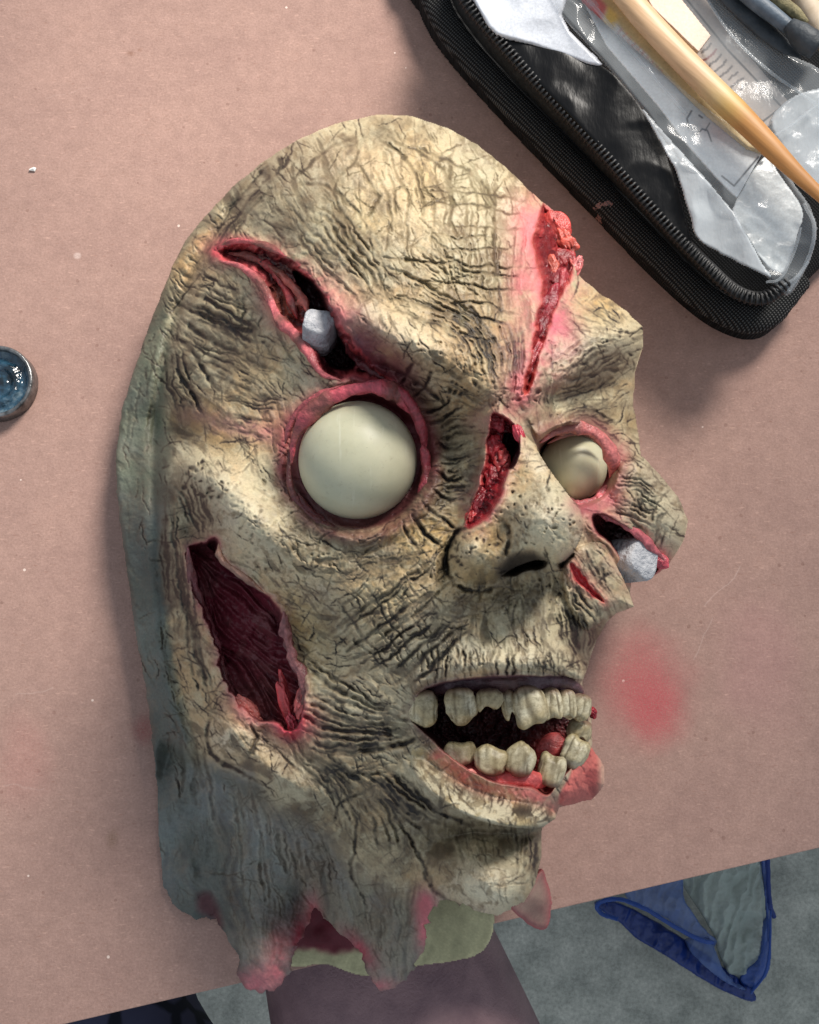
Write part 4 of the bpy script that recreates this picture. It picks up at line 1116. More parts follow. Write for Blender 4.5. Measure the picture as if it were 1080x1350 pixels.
# ---- loose torn flesh
def lump(name, u, v, z, su, sv, sz, colr, seed, ang=0, amp=0.42, n=30):
    r = np.random.default_rng(seed)
    th = np.linspace(0.02, np.pi - 0.02, n)[:, None]; ph = np.linspace(0, 2 * np.pi, n * 2, endpoint=False)[None]
    d = np.stack([np.sin(th) * np.cos(ph), np.sin(th) * np.sin(ph), np.cos(th) + 0 * ph], -1)
    f = np.zeros(d.shape[:2])
    for k in range(14):
        q = r.normal(0, 1, 3) * (2.0 + k * 0.55); f += np.sin(d @ q + r.uniform(0, 6.28)) / (1.2 + k * 0.5)
    f = f / 3.0 + 0.15 * np.sin(d @ (r.normal(0, 1, 3) * 6)) * np.sin(d @ (r.normal(0, 1, 3) * 5))
    d = d * (1 + amp * f[..., None])
    a = math.radians(-ang); s = scale_at(z / 1000.0)
    X = d[..., 0] * su * s; Y = d[..., 1] * sv * s; Zz = d[..., 2] * sz * s
    P = np.stack([X * math.cos(a) - Y * math.sin(a), X * math.sin(a) + Y * math.cos(a), Zz], -1) + pix(u, v, z / 1000.0)
    cc = np.array(colr) / 255.0 * (1 + 0.35 * f[..., None]); 
    return mesh_obj(name, P.reshape(-1, 3), grid_faces(n, n * 2, True), M_GORE, zombie_mask, True, cc.reshape(-1, 3))


for k, (u, v, su, sv, ang, colr) in enumerate(((738,300,12,20,-25,(178,66,60)),(748,322,10,16,-20,(184,80,66)),(742,345,14,14,0,(146,40,42)),(760,352,6,12,25,(212,120,118)),
        (735,375,11,22,15,(160,56,62)),(722,405,9,26,20,(150,44,56)),(712,440,8,24,20,(140,44,52)),(702,480,6,22,18,(160,66,70)),(728,352,9,14,0,(186,84,68)))):
    lump('wound_flesh', u, v, zat(u, v) - 0.3, su * 1.25, sv * 1.25, 8, colr, 300 + k, ang)
for k, (u, v, su, sv, ang, colr) in enumerate(((655,556,9,12,0,(184,66,74)),(652,590,10,16,0,(170,48,54)),(662,606,9,14,0,(190,70,68)),(650,628,9,14,20,(150,42,50)),(634,662,8,16,25,(140,40,48)),(622,684,7,10,0,(190,64,66)),(684,570,6,14,-20,(190,60,74)))):
    lump('wound_flesh', u, v, zat(u, v) - 0.6, su * 1.2, sv * 1.25, 8, colr, 330 + k, ang)
def zroll(name, uv, dz, r, colr, noise=0.3):
    return roll(name, [(u, v, zat(u, v) + dz) for u, v in uv], r, colr, 10, noise)


zroll('wound_rim', [(290,344),(318,352),(344,374),(358,400),(370,424),(390,442),(406,464),(424,492),(450,502)], 0.5, 6.5, (200, 104, 108))
zroll('wound_rim', [(286,328),(310,318),(345,322),(378,338)], 0.0, 5, (196, 92, 98))
zroll('wound_flesh', [(300,334),(330,338),(356,352),(372,372),(384,396),(392,420)], 1.0, 7, (176, 70, 72), 0.45)
zroll('wound_flesh', [(352,348),(378,368),(398,392),(408,414)], 2.0, 6, (196, 104, 92), 0.45)
zroll('wound_flesh', [(456,452),(468,470),(486,486),(508,500)], 0.5, 7, (112, 50, 56), 0.45)
for k, (u, v, su, sv, ang, colr, z) in enumerate(((376,922,7,34,-14,(210,84,86),74),(396,925,8,20,10,(196,92,90),88),(325,935,24,10,42,(206,116,106),68),(385,955,7,14,-20,(200,70,84),82),(352,920,10,34,-20,(74,34,36),52),(365,880,9,40,-12,(54,26,30),50))):
    lump('wound_flesh', u, v, z, su, sv, 8, colr, 370 + k, ang)
for k, (u, v, su, sv, ang, colr, z) in enumerate(((868,738,13,10,20,(196,78,90),84),(795,660,12,10,-30,(214,116,122),100),(762,668,9,6,0,(190,104,108),103),(782,940,5,7,0,(150,28,44),84))):
    lump('wound_flesh', u, v, z, su, sv, 8, colr, 390 + k, ang)
lump('gum_nub', 620, 1021, 122, 9, 7, 8, (228, 140, 132), 399, 0, 0.1)
# gums
M_GUM = M_FLESH
roll('gum', [(556,910,112),(600,902,117),(650,899,119),(700,897,117),(745,900,108),(768,912,98)], 13, (92, 66, 74), 8, 0.25, 0.8)
roll('gum', [(586,1006,110),(620,1020,116),(660,1027,118),(700,1028,116),(726,1030,108)], 13, (204, 92, 90), 8, 0.25, 0.8)
roll('gum', [(722,1035,100),(740,1020,96),(755,1005,92),(768,985,88)], 9, (196, 84, 84), 8, 0.25, 0.8)
lump('gum', 726, 985, 98, 22, 16, 10, (208, 92, 90), 410, -30, 0.12)

# ---- bone studs stuck in the wounds
M_BONE = simple_mat('chalky_stud', (158, 160, 166), (204, 204, 206), 220, 0.8, 0.9, 420, 0.002, 0.25)


def stud(u, v, z, r_px, h_px, axis, mat, twist=0.0):
    s = scale_at(z / 1000.0); n = 48
    prof = [(0, 0.5), (0.4, 0.505), (0.84, 0.49), (0.94, 0.46), (0.99, 0.38), (1.0, 0.2), (1.03, -0.1), (1.0, -0.5), (0, -0.5)]
    A = np.array(axis, float); A /= np.linalg.norm(A); B = np.cross(A, (0, 0, 1.0) if abs(A[2]) < 0.95 else (0, 1.0, 0)); B /= np.linalg.norm(B); Cc = np.cross(A, B)
    ph = np.linspace(0, 2 * np.pi, n, endpoint=False)
    sq = 1 / (np.abs(np.cos(ph + twist)) ** 4 + np.abs(np.sin(ph + twist)) ** 4) ** (1 / 4)
    wobr = (0.2 + 0.8 * sq) * (1 + 0.05 * np.sin(3 * ph) + 0.03 * np.sin(5 * ph + 2))
    P = []
    for r, hh in prof:
        P.append(pix(u, v, z / 1000.0) + A * hh * h_px * s + (B[None] * np.cos(ph)[:, None] + Cc[None] * np.sin(ph)[:, None]) * (r * r_px * s * wobr)[:, None])
    return mesh_obj('bone_stud', np.concatenate(P), grid_faces(len(prof), n, True), mat, zombie_mask)


stud(421, 437, zat(395, 470) + 3, 22, 46, (0.05, 0.42, 0.9), M_BONE, 0.12)['label'] = 'grey chalky stud in the brow wound'
stud(829, 738, 87, 26, 62, (0.55, -0.05, 0.8), M_BONE, 0.3)['label'] = 'grey chalky stud in the far cheek wound'

# ---- teeth
def tooth_mat():
    m, nt, b = new_mat('old_tooth'); N = NB(nt); co = N.coord()
    oi = N.n('ShaderNodeObjectInfo').outputs['Random']
    v2 = N.n('ShaderNodeVectorMath', operation='ADD', inp={0: co}).outputs[0]
    a = N.n('ShaderNodeAttribute', attribute_name='paint').outputs['Color']
    n = N.noise(v2, 700, 5, 0.7)
    c = N.mix(N.ramp(n, [(0.42, (0, 0, 0, 1)), (0.70, (0.75, 0.75, 0.75, 1))]), a, (112, 98, 70))
    N.link(c, b.inputs['Base Color']); b.inputs['Roughness'].default_value = 0.4
    N.bump(n, 0.25, 0.0008, b)
    return m


M_TOOTH = tooth_mat()


def tooth(u, v, z, w_px, h_px, seed, ang=0.0, broken=0.0, turn=0.0, dark=0.0, lean=0.0):
    r = np.random.default_rng(seed); n, m = 36, 56
    th = np.linspace(0.01, np.pi - 0.01, n)[:, None]; ph = np.linspace(0, 2 * np.pi, m, endpoint=False)[None]
    def se(x, e): return np.sign(x) * np.abs(x) ** e
    # tooth axis is y (image up), rounded box cross-section
    x = se(np.sin(th), 0.62) * se(np.cos(ph), 0.7); zz = se(np.sin(th), 0.7) * se(np.sin(ph), 0.75); y = se(np.cos(th), 0.62) + 0 * ph
    x = x * (1 - 0.16 * np.clip(y, 0, 1)); 
    grooves = sum(np.exp(-((x - g) / r.uniform(0.04, 0.08)) ** 2) * (0.5 + 0.5 * np.sin(y * r.uniform(1, 3) + r.uniform(0, 6))) for g in r.uniform(-0.8, 0.8, 6)) * (zz > 0)
    zz = zz * (1 - 0.09 * grooves)
    if broken:
        cutl = -1 + broken + 0.22 * np.sin(x * 5 + seed) + 0.5 * broken * x
        y = np.maximum(y, cutl)
    else: y = y - 0.12 * np.sin(x * 4 + seed) * sstep(-y, 0.2, 0.8)
    q = np.stack([x, y, zz], -1); f = sum(np.sin(q @ (r.normal(0, 1, 3) * (1.5 + 0.9 * k)) + r.uniform(0, 6)) / (1.5 + k) for k in range(8))
    x = x * (1 + 0.10 * f); y = y * (1 + 0.08 * f); zz = zz * (1 + 0.14 * f)
    s = scale_at(z / 1000.0)
    P = np.stack([x * w_px * 0.5 * s, y * h_px * 0.5 * s, zz * w_px * 0.42 * s], -1)
    a = math.radians(-ang); Rm = Matrix.Rotation(a, 3, 'Z') @ Matrix.Rotation(math.radians(turn), 3, 'Y') @ Matrix.Rotation(math.radians(lean), 3, 'X')
    P = P.reshape(-1, 3) @ np.array(Rm).T + pix(u, v, z / 1000.0)
    cc = np.empty((n, m, 3)); cc[:] = c3(214, 206, 178) * (1 - 0.2 * dark)
    g = np.clip(grooves, 0, 1)[..., None] * 0.68
    cc = cc * (1 - g) + c3(62, 54, 40) * g
    st = np.clip(0.25 + 0.35 * f, 0, 0.6)[..., None]; cc = cc * (1 - st) + c3(160, 140, 98) * st
    root = (sstep(y, 0.45, 0.95) * 0.75)[..., None]; cc = cc * (1 - root) + c3(112, 84, 70) * root
    pk = ((r.random() * 0.3 + 0.1) * sstep(-y, 0.3, 1.0))[..., None]; cc = cc * (1 - pk) + c3(196, 176, 120) * pk
    return mesh_obj('tooth', P, grid_faces(n, m, True), M_TOOTH, zombie_mask, True, cc.reshape(-1, 3))


for k, a in enumerate(((558,933,118,40,48,1,2),(607,929,122,42,46,2,-3),(646,924,121,40,34,3,-4,0.5),(671,930,120,20,40,13,-8,0.3),(698,930,122,44,52,4,-8),(728,928,117,28,40,5,-6),(748,928,112,26,38,6,-2,0,25),
        (766,932,104,28,34,7,12,0,35),(764,963,98,30,28,8,20,0.3,30,0.3))):
    tooth(a[0], a[1], a[2], a[3], a[4], a[5], *(a[6:]))
for k, a in enumerate(((606,995,116,40,32,31),(646,1003,120,42,36,32),(686,1002,120,40,40,33))):
    tooth(a[0], a[1], a[2], a[3], a[4], a[5], 180 + (-8, 5, 3)[k], 0, 0, 0.35)
tooth(728, 1016, 112, 36, 40, 36, 195, 0, 10, 0.1); tooth(756, 993, 104, 34, 42, 37, 205, 0, 20, 0.15)

# ---- far neck flap and inside of the back of the neck
def sheet(name, poly, zpts, mat, parent, colf=None, step=1.0, depth=2.0, edge=(5.0, 1.5), extra=None, smooth=True, jag=0.4, wet=None):
    P = np.asarray(poly, float)
    if smooth: P = catmull(P, 4, True)
    if jag: P = P + RNG.normal(0, jag, P.shape)
    u_, v_ = raster(P, 3, step); sd = poly_sd(u_, v_, P)
    z = tps(zpts, u_, v_, 4 if min(u_.shape) > 20 else 2, 5.0) if len(zpts) >= 3 else np.full(u_.shape, float(zpts[0][2]))
    tt = np.clip(1 - sd / edge[0], 0, 1); z = z - edge[1] * (1 - np.sqrt(np.clip(1 - tt * tt, 0, 1)))
    if extra is not None: z = z + extra(u_, v_, sd)
    pc = None if colf is None else np.clip(colf(u_, v_, sd), 0, 1)
    return relief_mesh(name, u_, v_, sd, z, mat, parent, pc, None if wet is None else np.full(u_.shape, wet), depth, ((0.6, 0.0004), (1.0, 0.001)))


def field(u_, seed, cell=20, octv=3): return fnoise(u_.shape[0], u_.shape[1], cell, seed, octv)


def c_flap(u_, v_, sd):
    n = field(u_, 61, 18)[..., None]; e = np.exp(-np.clip(sd, 0, None) / 5.0)[..., None]
    c = c3(176, 150, 132) * (1 - n * 0.8) + c3(104, 76, 72) * n * 0.8
    return c * (1 - 0.8 * e) + c3(186, 84, 92) * 0.8 * e


M_LATEX = attr_mat('latex_flap', 0.55, 0.35, 0.25, 1500, 0.0005)
sheet('neck_flap', [(672,1194),(688,1176),(704,1156),(716,1146),(723,1166),(728,1192),(723,1222),(712,1226),(696,1219)],
      [(690,1185,72),(715,1165,66),(722,1215,58),(700,1212,62)], M_LATEX, zombie_mask, c_flap, 1.0, 4.0, (8, 4))


def c_lining(u_, v_, sd):
    n = field(u_, 71, 40)[..., None]; n_b = field(u_, 72, 8)[..., None]
    st = np.sin(u_ * 0.35 + v_ * 0.12 + 6 * field(u_, 75, 30))[..., None]
    c = c3(172, 168, 130) * (1 - n * 0.4) + c3(216, 208, 164) * n * 0.4
    c = c * (1 + 0.02 * st)
    r = (sstep(520 - u_ + (field(u_, 73, 30) - 0.5) * 60, 0, 60) * sstep(1262 - v_ + (field(u_, 74, 18) - 0.5) * 20, 0, 14))[..., None]
    c = c * (1 - r) + (c3(110, 36, 48) * (0.7 + 0.6 * n)) * r
    return c * (0.9 + 0.2 * n_b)


sheet('neck_lining', [(300,1190),(315,1225),(340,1250),(380,1275),(430,1272),(480,1288),(540,1276),(600,1268),(632,1258),(648,1238),(652,1205),(640,1180),(560,1150),(400,1120)],
      [(310,1200,8),(380,1270,9),(420,1200,12),(480,1280,9),(560,1260,14),(640,1250,26),(645,1200,36),(560,1180,24),(440,1240,10)], M_LATEX, zombie_mask, c_lining, 1.5, 2.5, (5, 2), lambda u_, v_, sd: 5.0 * (field(u_, 76, 34) - 0.5) + 1.5 * np.sin(u_ * 0.05 + 5 * field(u_, 77, 60)))
# ================================================================== zip case and what lies in it
CZ = 20.0                          # the case is a deep one: mm added to every height below
_sheet0 = sheet


def sheet(name, poly, zpts, *a, **k):
    return _sheet0(name, poly, [(p[0], p[1], p[2] + CZ) for p in zpts], *a, **k)


def pixc(u, v, z): return pix(u, v, np.asarray(z) + CZ / 1000.0)


def fabric_mat(name, c1, c2, ang, scale, strength=0.7):
    m, nt, b = new_mat(name); N = NB(nt); co = N.coord()
    mp = N.n('ShaderNodeMapping', inp={0: co, 'Rotation': (0, 0, ang)}).outputs[0]
    w1 = N.n('ShaderNodeTexWave', bands_direction='X', inp={'Vector': mp, 'Scale': scale, 'Distortion': 0.6, 'Detail': 2.0}).outputs[1]
    w2 = N.n('ShaderNodeTexWave', bands_direction='Y', inp={'Vector': mp, 'Scale': scale * 0.8, 'Distortion': 0.6, 'Detail': 2.0}).outputs[1]
    wv = N.math('MULTIPLY', w1, w2)
    c = N.ramp(wv, [(0.05, c1), (0.7, c2)])
    n = N.noise(co, 700, 4, 0.7)
    c = N.mix(N.ramp(n, [(0.66, (0, 0, 0, 1)), (0.8, (0.35, 0.35, 0.35, 1))]), c, (150, 146, 142))
    p = pv(798, 266, 0.022)
    d = N.n('ShaderNodeVectorMath', operation='SUBTRACT', inp={0: co, 1: tuple(p)}).outputs[0]
    d = N.n('ShaderNodeMapping', inp={0: d, 'Rotation': (0, 0, 0.85), 'Scale': (85, 330, 0)}).outputs[0]
    ln = N.math('ADD', N.n('ShaderNodeVectorMath', operation='LENGTH', inp={0: d}).outputs['Value'], N.math('MULTIPLY', N.math('SUBTRACT', N.noise(co, 350, 3), 0.5), 3.0))
    c = N.mix(N.math('MULTIPLY', N.math('LESS_THAN', ln, 0.25), 0.5), c, (196, 150, 144))
    N.link(c, b.inputs['Base Color']); b.inputs['Roughness'].default_value = 0.85; b.inputs['Specular IOR Level'].default_value = 0.25
    N.bump(wv, strength, 0.0012, b)
    return m


M_WEAVE = fabric_mat('woven_binding', (14, 14, 15), (92, 92, 91), 0.83, 270)
M_BODY = fabric_mat('case_fabric', (12, 12, 13), (40, 40, 41), 0.83, 300, 0.5)
M_GUSSET = simple_mat('case_gusset', (22, 22, 22), (48, 47, 45), 420, 0.62, 0.5, 900, 0.0012, 0.4)
M_ZIP = simple_mat('zipper_black', (16, 16, 17), (34, 34, 36), 300, 0.5, 0.0)
zip_case = empty('zip_case', tuple(pv(900, 150, 0.0)))
tag(zip_case, 'black fabric zip case lying open, stuffed with bags and tools', 'case')
CASE_OUT = [(536,-60),(552,0),(575,45),(620,100),(680,165),(740,228),(800,290),(850,342),(905,395),(945,425),(985,441),(1014,437),(1037,415),(1048,388),(1075,360),(1170,260),(1220,120),(1120,-80),(800,-110)]
_sheet0('case_body', CASE_OUT, [(560,0,15),(740,200,15),(1000,430,12),(1040,400,12),(900,100,18),(1200,100,16),(800,-100,16)], M_BODY, zip_case, None, 1.5, 10.0, (26, 5), None, True, 0)


def path3(pts, z, n=10):
    p = catmull(np.array(pts, float), n); zz = np.broadcast_to(np.asarray(z, float), (len(p),))
    return pix(p[:, 0], p[:, 1], zz / 1000.0)


BAND = [(556,-60),(574,0),(598,45),(643,100),(702,163),(760,225),(818,285),(868,338),(915,382),(950,407),(985,421),(1012,414),(1030,394),(1052,366)]
tube('binding', path3(BAND, 15, 12), 20.5 * scale_at(0.015), M_WEAVE, zip_case, 16, 0.8, 0.03, True)
GUS_O = catmull(np.array([(585,-60),(596,0),(624,45),(664,92),(722,152),(780,212),(838,272),(888,325),(930,366),(960,388),(988,398),(1010,395),(1026,378)], float), 6)
GUS_I = catmull(np.array([(604,-60),(624,-5),(662,42),(706,92),(758,146),(808,200),(858,258),(902,306),(940,344),(970,374),(994,386),(1014,384),(1036,366)], float), 6)
m_ = min(len(GUS_O), len(GUS_I)); nr = 9
s_ = np.linspace(0, 1, nr)
GP = GUS_O[:m_, None] * (1 - s_)[None, :, None] + GUS_I[:m_, None] * s_[None, :, None]
GZ = 18 + 27 * s_ ** 0.9 - 5.0 * np.sin(s_ * np.pi) ** 2
GZ = GZ[None] + 1.2 * np.sin(np.linspace(0, 40, m_))[:, None] * np.sin(s_ * np.pi)[None] * 0.5
G3 = pix(GP[..., 0], GP[..., 1], GZ / 1000.0)
mesh_obj('gusset', G3.reshape(-1, 3), grid_faces(m_, nr)[:, ::-1], M_GUSSET, zip_case)
# seam piping between binding and gusset
tube('seam', pix(GUS_O[:, 0] - 3, GUS_O[:, 1] + 3, 0.0185), 2.2 * scale_at(0.018), M_BODY, zip_case, 8, 0.8, 0.25)
ZIPP = catmull(np.array([(592,-60),(612,-5),(652,44),(698,96),(750,151),(800,205),(850,263),(894,311),(932,349),(964,379),(992,392),(1016,389),(1040,368)], float), 14)
zipper = tube('zipper', pixc(ZIPP[:, 0], ZIPP[:, 1], 0.0255), 9.5 * scale_at(0.026), M_ZIP, zip_case, 10, 0.35)
# each tooth of the coil
seglen = np.concatenate([[0], np.cumsum(np.hypot(*np.diff(ZIPP, axis=0).T))])
n_t = int(seglen[-1] / 6.6)
tooth_me = None
for k in range(n_t):
    s = (k + 0.5) * 6.6
    cu = np.interp(s, seglen, ZIPP[:, 0]); cv_ = np.interp(s, seglen, ZIPP[:, 1]); du = np.interp(s + 3, seglen, ZIPP[:, 0]) - cu; dv = np.interp(s + 3, seglen, ZIPP[:, 1]) - cv_
    if cv_ < -25: continue
    if tooth_me is None:
        L = 9.0 * scale_at(0.028); r = 2.3 * scale_at(0.028)
        xs = np.linspace(-L, L, 7); zs = -0.0016 * (np.abs(xs) / L) ** 2.2 + 0.0006 * np.exp(-((np.abs(xs) - L * 0.4) / (L * 0.35)) ** 2)
        Vt, Ft = tube('zt', np.stack([xs, 0 * xs, zs], -1), r * np.array([0.6, 1, 1.1, 0.75, 1.1, 1, 0.6]), None, None, 6, 1.0, 0, True, build=False)
        o = mesh_obj('zipper_tooth', Vt, Ft, M_ZIP, zipper); tooth_me = o.data; o.matrix_parent_inverse = zipper.matrix_world.inverted()
    else:
        o = bpy.data.objects.new('zipper_tooth', tooth_me); col.objects.link(o); o.parent = zipper
    o.matrix_parent_inverse = Matrix.Identity(4)
    loc = pv(cu, cv_, 0.0288 + CZ / 1000.0) - Vector(zip_case.location) + Vector(zip_case.location)
    o.location = loc
    o.rotation_euler = (0, 0, math.atan2(-dv, du) + math.pi / 2)
# (zipper's own frame is the world frame, see mesh_obj: vertices are in world metres)

# ---- plastics
def film_mat(name, tint, opac, rough=0.12, bump=0.5, bscale=90, spec=0.6):
    m, nt, b = new_mat(name); N = NB(nt); co = N.coord()
    b.inputs['Base Color'].default_value = rgba(tint); b.inputs['Roughness'].default_value = rough; b.inputs['Specular IOR Level'].default_value = spec
    n1 = N.noise(co, bscale, 3, 0.5); n2_ = N.noise(co, bscale * 4, 4, 0.6, (1, 0.35, 1))
    h = N.math('ADD', n1, N.math('MULTIPLY', n2_, 0.3)); N.bump(h, bump, 0.004, b)
    tr = N.n('ShaderNodeBsdfTransparent'); mx = N.n('ShaderNodeMixShader')
    f = N.n('ShaderNodeLayerWeight', inp={0: 0.35}).outputs['Facing']
    N.link(N.math('ADD', N.math('MULTIPLY', f, 0.3), N.math('MULTIPLY_ADD', n1, 0.16, opac - 0.08), clamp=True), mx.inputs[0]); N.link(tr.outputs[0], mx.inputs[1]); N.link(b.outputs[0], mx.inputs[2])
    out = nt.nodes['Material Output']; N.link(mx.outputs[0], out.inputs['Surface'])
    return m


def crumple(seed, amp, cell=26, sharp=True):
    def f(u_, v_, sd):
        n = fnoise(u_.shape[0], u_.shape[1], cell, seed, 2, 0.3)
        if sharp: n = 0.7 * n + 0.3 * (1 - np.sqrt((n - 0.5) ** 2 * 16 + 0.01))
        return amp * n
    return f


M_BLACKFILM = film_mat('black_film', (12, 12, 14), 1.2, 0.3, 0.3, 35, 0.22)
M_CLEAR = film_mat('clear_film', (220, 226, 230), 0.17, 0.1, 0.2, 50)
M_MILKY = film_mat('milky_film', (222, 228, 232), 0.6, 0.2, 0.4, 60)
M_PAPER = attr_mat('printed_paper', 0.7, 0.3, 0.15, 900, 0.0004)
M_GLOSSP = attr_mat('glossy_print', 0.28, 0.5, 0.25, 120, 0.002)

pouch = sheet('black_pouch', [(646,42),(690,50),(760,70),(800,85),(850,140),(884,205),(905,285),(916,330),(885,302),(832,243),(772,178),(706,108),(664,62)],
      [(660,52,26),(760,90,30),(820,180,29),(900,300,26),(850,150,30)], M_BLACKFILM, None, None, 2.0, 2.0, (6, 2), crumple(401, 3.5, 34))
tag(pouch, 'black glossy plastic pouch tucked inside the zipper of the case', 'pouch')


def line_mask(u_, v_, pts, wd):
    d = np.full(u_.shape, 1e3)
    for a, b in zip(pts[:-1], pts[1:]): d = np.minimum(d, seg_dist(u_, v_, a, b)[0])
    return np.clip(1.3 - d / wd, 0, 1)[..., None]


# white folded sheet at the top end of the case
def c_white(u_, v_, sd):
    n = field(u_, 411, 30)[..., None]
    return c3(222, 226, 234) * (0.92 + 0.16 * n)


ws = sheet('paper_sheet', [(606,-60),(770,-60),(742,20),(796,86),(740,72),(690,56),(655,46),(634,18)], [(620,-20,30),(740,0,34),(790,80,31),(660,45,29)], M_GLOSSP, None, c_white, 1.5, 1.0, (6, 2), crumple(412, 3.0, 40), True, 0.4)
tag(ws, 'white folded paper sheet poking past the zipper of the case', 'paper')

# long bag with a white card and crumpled film
clear_bag = empty('clear_bag', tuple(pv(920, 200, 0.0)))
tag(clear_bag, 'clear plastic bag holding white cards with handwriting, spilling over the zipper', 'plastic bag')


def c_card(u_, v_, sd):
    n = field(u_, 421, 40)[..., None]
    c = c3(224, 228, 230) * (0.93 + 0.14 * n)
    r = (np.exp(-(((u_ - 955) / 26) ** 2 + ((v_ - 170) / 18) ** 2)) * 0.3)[..., None]; c = c * (1 - r) + c3(196, 120, 116) * r
    for pts, wd in (([(912,146),(906,156),(908,168)], 1.3), ([(922,152),(926,155)], 1.4), ([(918,178),(926,170),(933,172),(938,186)], 1.2), ([(930,172),(936,162)], 1.0), ([(1000,207),(968,245),(952,232)], 1.3)):
        k = line_mask(u_, v_, pts, wd); c = c * (1 - k * 0.85) + c3(48, 50, 56) * k * 0.85
    return c


sheet('card', [(735,-60),(770,-40),(850,60),(905,115),(960,165),(1008,198),(972,262),(945,236),(905,190),(868,140),(800,60)],
      [(760,-40,32),(860,90,35),(1000,200,34),(965,255,31),(900,180,33)], M_PAPER, clear_bag, c_card, 1.0, 0.8, (3, 0.6), None, False, 0.3)


def c_block(u_, v_, sd):
    st = np.sin((u_ * 0.55 - v_ * 0.9) * 0.45 + 5 * field(u_, 432, 30))[..., None]
    return c3(222, 226, 226) * (0.95 + 0.03 * st) * (0.94 + 0.1 * field(u_, 431, 20)[..., None])


sheet('card', [(1008,205),(1030,232),(1058,276),(1052,310),(1036,358),(1012,352),(988,318),(966,284),(972,262)],
      [(1000,220,31),(1056,280,30),(1034,352,28),(975,275,30)], M_GLOSSP, clear_bag, c_block, 1.0, 1.0, (3, 0.8), crumple(433, 2.2, 26), True, 0.5)
sheet('film', [(845,140),(890,190),(940,245),(975,290),(1005,345),(1018,366),(985,352),(942,330),(918,312),(908,280),(890,225),(866,180)],
      [(850,150,34),(920,240,34),(1010,355,29),(915,305,30)], M_MILKY, clear_bag, None, 1.5, 0.6, (4, 1), crumple(441, 4.5, 34))
sheet('film', [(700,-60),(760,-30),(850,70),(930,140),(1010,195),(1062,262),(1078,300),(1068,345),(1042,388),(1022,380),(1000,350),(960,290),(905,225),(850,150),(790,75),(740,20)],
      [(740,-40,36),(850,80,38),(1000,200,38),(1070,300,34),(1040,380,26),(900,200,37)], M_CLEAR, clear_bag, None, 1.5, 0.5, (6, 3), crumple(442, 4.5, 30))
for k, pts in enumerate(([(1060,268,36),(1074,300,35),(1066,340,32),(1040,384,27)], [(1066,345,31),(1050,365,30),(1024,382,28)], [(760,-20,38),(810,40,39),(868,108,39),(905,150,38)], [(1010,372,28),(1030,366,30),(1048,330,32),(1056,300,33)])):
    p = catmull(np.array(pts, float), 8); tube('film_fold', pixc(p[:, 0], p[:, 1], p[:, 2] / 1000), (2.6, 2.0, 3.0, 1.8)[k] * scale_at(0.03), M_CLEAR, clear_bag, 8, 0.6, 0.2)


# printed sachet with red and yellow print
def c_sachet(u_, v_, sd):
    t = ((u_ - 770) * 0.68 + (v_ + 10) * 0.73)            # along the sachet
    s = (-(u_ - 770) * 0.73 + (v_ + 10) * 0.68)
    n = field(u_, 451, 16)[..., None]
    c = np.empty(u_.shape + (3,)); c[:] = c3(224, 222, 218)
    b = sstep(-s + (n[..., 0] - 0.5) * 6, 2, 8)[..., None]; c = c * (1 - b) + c3(204, 184, 140) * b
    r = (sstep(46 - t + s * 0.5, 0, 12) * sstep(s, -14, -6))[..., None]; c = c * (1 - r) + c3(206, 112, 112) * r
    y = (sstep(t - s * 0.5, 36, 46) * sstep(66 - t + s * 0.5, 0, 12) * sstep(s, -16, -8))[..., None]; c = c * (1 - y) + c3(232, 196, 116) * y
    tx = ((np.sin(t * 0.75) > 0.2) & (t > 66) & (t < 150) & (s > -6) & (np.random.default_rng(5).random(u_.shape) > 0.35))[..., None] * 0.35
    return (c * (1 - tx) + c3(196, 110, 104) * tx) * (0.93 + 0.14 * n)


sa = sheet('sachet', [(742,-60),(812,-60),(842,0),(900,70),(950,125),(1000,180),(1015,205),(985,195),(930,150),(868,90),(800,30),(768,0)], [(780,-40,38),(880,70,39),(1000,195,36),(800,20,38)], M_GLOSSP, None, c_sachet, 1.0, 1.5, (4, 1.5), crumple(452, 0.8, 40), False, 0.4)
tag(sa, 'narrow printed sachet with red and yellow print beside the wooden tool', 'sachet')

# printed card under clear film, right of the wooden tool
printed_bag = empty('printed_bag', tuple(pv(1000, 130, 0.0)))
tag(printed_bag, 'grey clear bag with a bordered printed label, right of the wooden tool', 'plastic bag')


def c_label(u_, v_, sd):
    n = field(u_, 461, 30)[..., None]
    c = c3(190, 176, 166) * (0.92 + 0.14 * n)
    for pts, wd in (([(890,-20),(960,66),(1031,141),(1006,160)], 1.5), ([(1006,160),(985,142)], 1.3)):
        k = line_mask(u_, v_, pts, wd); c = c * (1 - k * 0.9) + c3(46, 40, 40) * k * 0.9
    # rows of small print, running across the strip
    rr = np.random.default_rng(9)
    for row in range(8):
        cu, cv_ = 938 + row * 6.9, 58 + row * 7.4
        L = (16, 30, 26, 28, 24, 16, 24, 12)[row]
        k = 0.0
        while k < L:
            w_ = rr.uniform(1.5, 3.4)
            a = (cu - k * 0.72, cv_ + k * 0.62); b = (a[0] - w_ * 0.72, a[1] + w_ * 0.62)
            off = rr.uniform(-1.2, 1.2)
            mk = line_mask(u_, v_, [(a[0] + off, a[1] + off), (b[0] + off * 0.3, b[1] + off * 0.3)], 1.6)
            cc = c3(120, 56, 52) if row == 1 else c3(74, 62, 58)
            c = c * (1 - mk * 0.75) + cc * mk * 0.75
            k += w_ + rr.uniform(0.6, 1.6)
    return c


